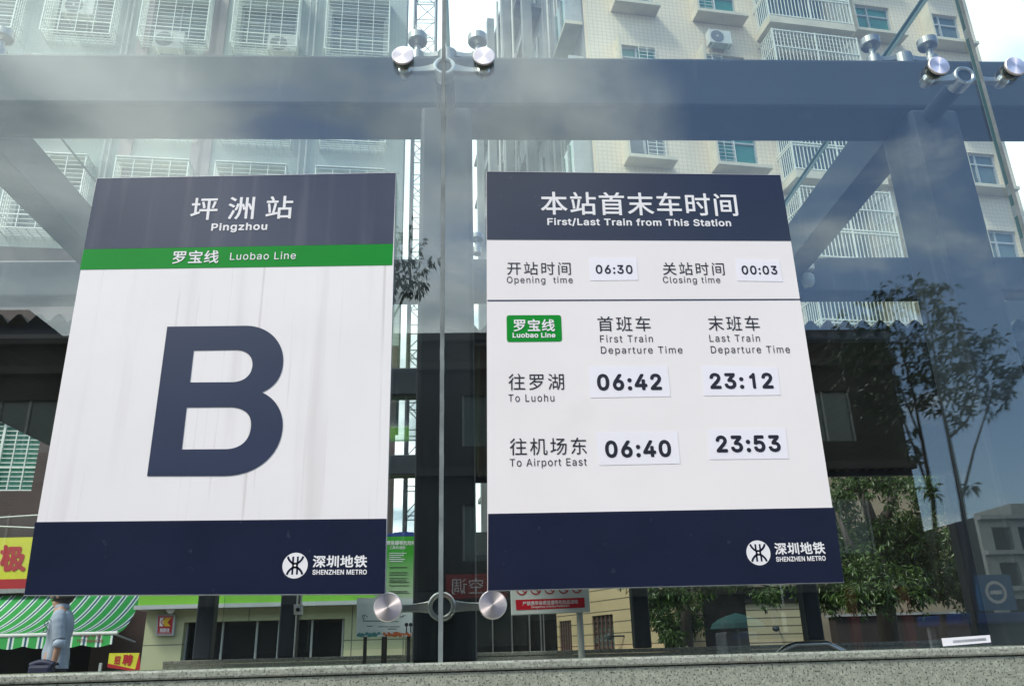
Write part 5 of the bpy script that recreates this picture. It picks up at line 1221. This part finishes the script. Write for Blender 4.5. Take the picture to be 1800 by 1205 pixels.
mb = MB(); Mh_ = Matrix.Translation(Vector((-.035, 0, 1.60))*k) @ Matrix.Rotation(radians(12), 4, 'Y') @ Matrix.Scale(1.16, 4, (1, 0, 0))
mb.lathe([(.075, -.085), (.094, -.055), (.102, -.01), (.098, .04), (.078, .082), (.045, .105), (.0001, .113)], Mh_ @ Matrix.Translation((.018, 0, 0)), 20)
o_ = local(mb, 'hair', HAIR, man)
for sy in (-1, 1):
    mb = MB(); mb.lathe([(.0001, -.012), (.018, -.008), (.022, .0), (.016, .008), (.0001, .01)], Matrix.Translation(Vector((-.035, sy*.088, 1.575))*k) @ RX(radians(90)) @ Matrix.Scale(1.4, 4, (0, 1, 0)), 14); local(mb, 'ear', SKIN, man)
    mb = MB(); mb.lathe([(.0001, -.008), (.008, -.004), (.009, .002), (.0001, .008)], Matrix.Translation(Vector((-.150, sy*.030, 1.60))*k) @ Matrix.Rotation(radians(-90), 4, 'Y'), 10); local(mb, 'eye', G['rubber'], man)
mb = MB(); mb.tube([Vector((-.118, -.03, 1.535))*k, Vector((-.138, 0, 1.535))*k, Vector((-.118, .03, 1.535))*k], .007, 6); local(mb, 'mouth', mat('lips', (.30, .11, .09), .5), man)
for nm_, y, ax_, tx in (('shoe', -.095, -.06, -.20), ('shoe', .095, .26, .16)):
    mb = MB(); mb.tube([Vector((ax_+.07, y, .045 if ax_ < 0 else .10))*k, Vector((ax_, y, .05 if ax_ < 0 else .09))*k, Vector(((ax_+tx)/2, y, .042))*k, Vector((tx-.04, y, .03))*k], [.035, .048, .045, .028], 10); local(mb, nm_, G['rubber'], man)
# bag and sunglasses he carries
bgp = at(72, 1178, MY-.38); bag = thing('shoulder_bag', 'navy shoulder bag carried by the walking person', 'bag', tuple(bgp))
mb = MB(); a = at(53, 1175, MY-.38).x; b = at(94, 1175, MY-.38).x; zt = at(72, 1164, MY-.38).z
mb.box(a, b, MY-.45, MY-.32, zt-.30, zt-.02); NAVY = mat('navy_nylon', (.004, .006, .035), .6, var=.2, scale=20); mb.build('bag_body', NAVY, bag, bevel=.03)
n = 14; mb = MB(); mb.tube([Vector((a+(b-a)*i/n, MY-.385, zt-.03+.03*sin(pi*i/n))) for i in range(n+1)], .035, 8); mb.build('flap', NAVY, bag, smooth=True)
mb = MB(); mb.tube([Vector((b-.02, MY-.30, zt-.02)), Vector((MX-.20, MY+.12, zt+.05)), Vector((MX-.13, MY+.20, GZ+1.25*k)), Vector((MX-.02, MY+.16, GZ+1.44*k))], .014, 6); mb.build('strap', NAVY, bag)
sgp = at(81, 1100, MY-.17); sgl = thing('sunglasses', 'black sunglasses hanging from the shirt front', 'sunglasses', tuple(sgp)); mb = MB()
for dz in (.03, -.035): mb.tube([sgp + Vector((.021*cos(t), -.004, dz + .026*sin(t))) for t in [2*pi*i/12 for i in range(13)]], .0035, 5)
mb.tube([sgp + Vector((-.01, 0, .055)), sgp + Vector((.03, 0, .07)), sgp + Vector((.06, .02, .03))], .0035, 5); mb.build('frame', G['rubber'], sgl)
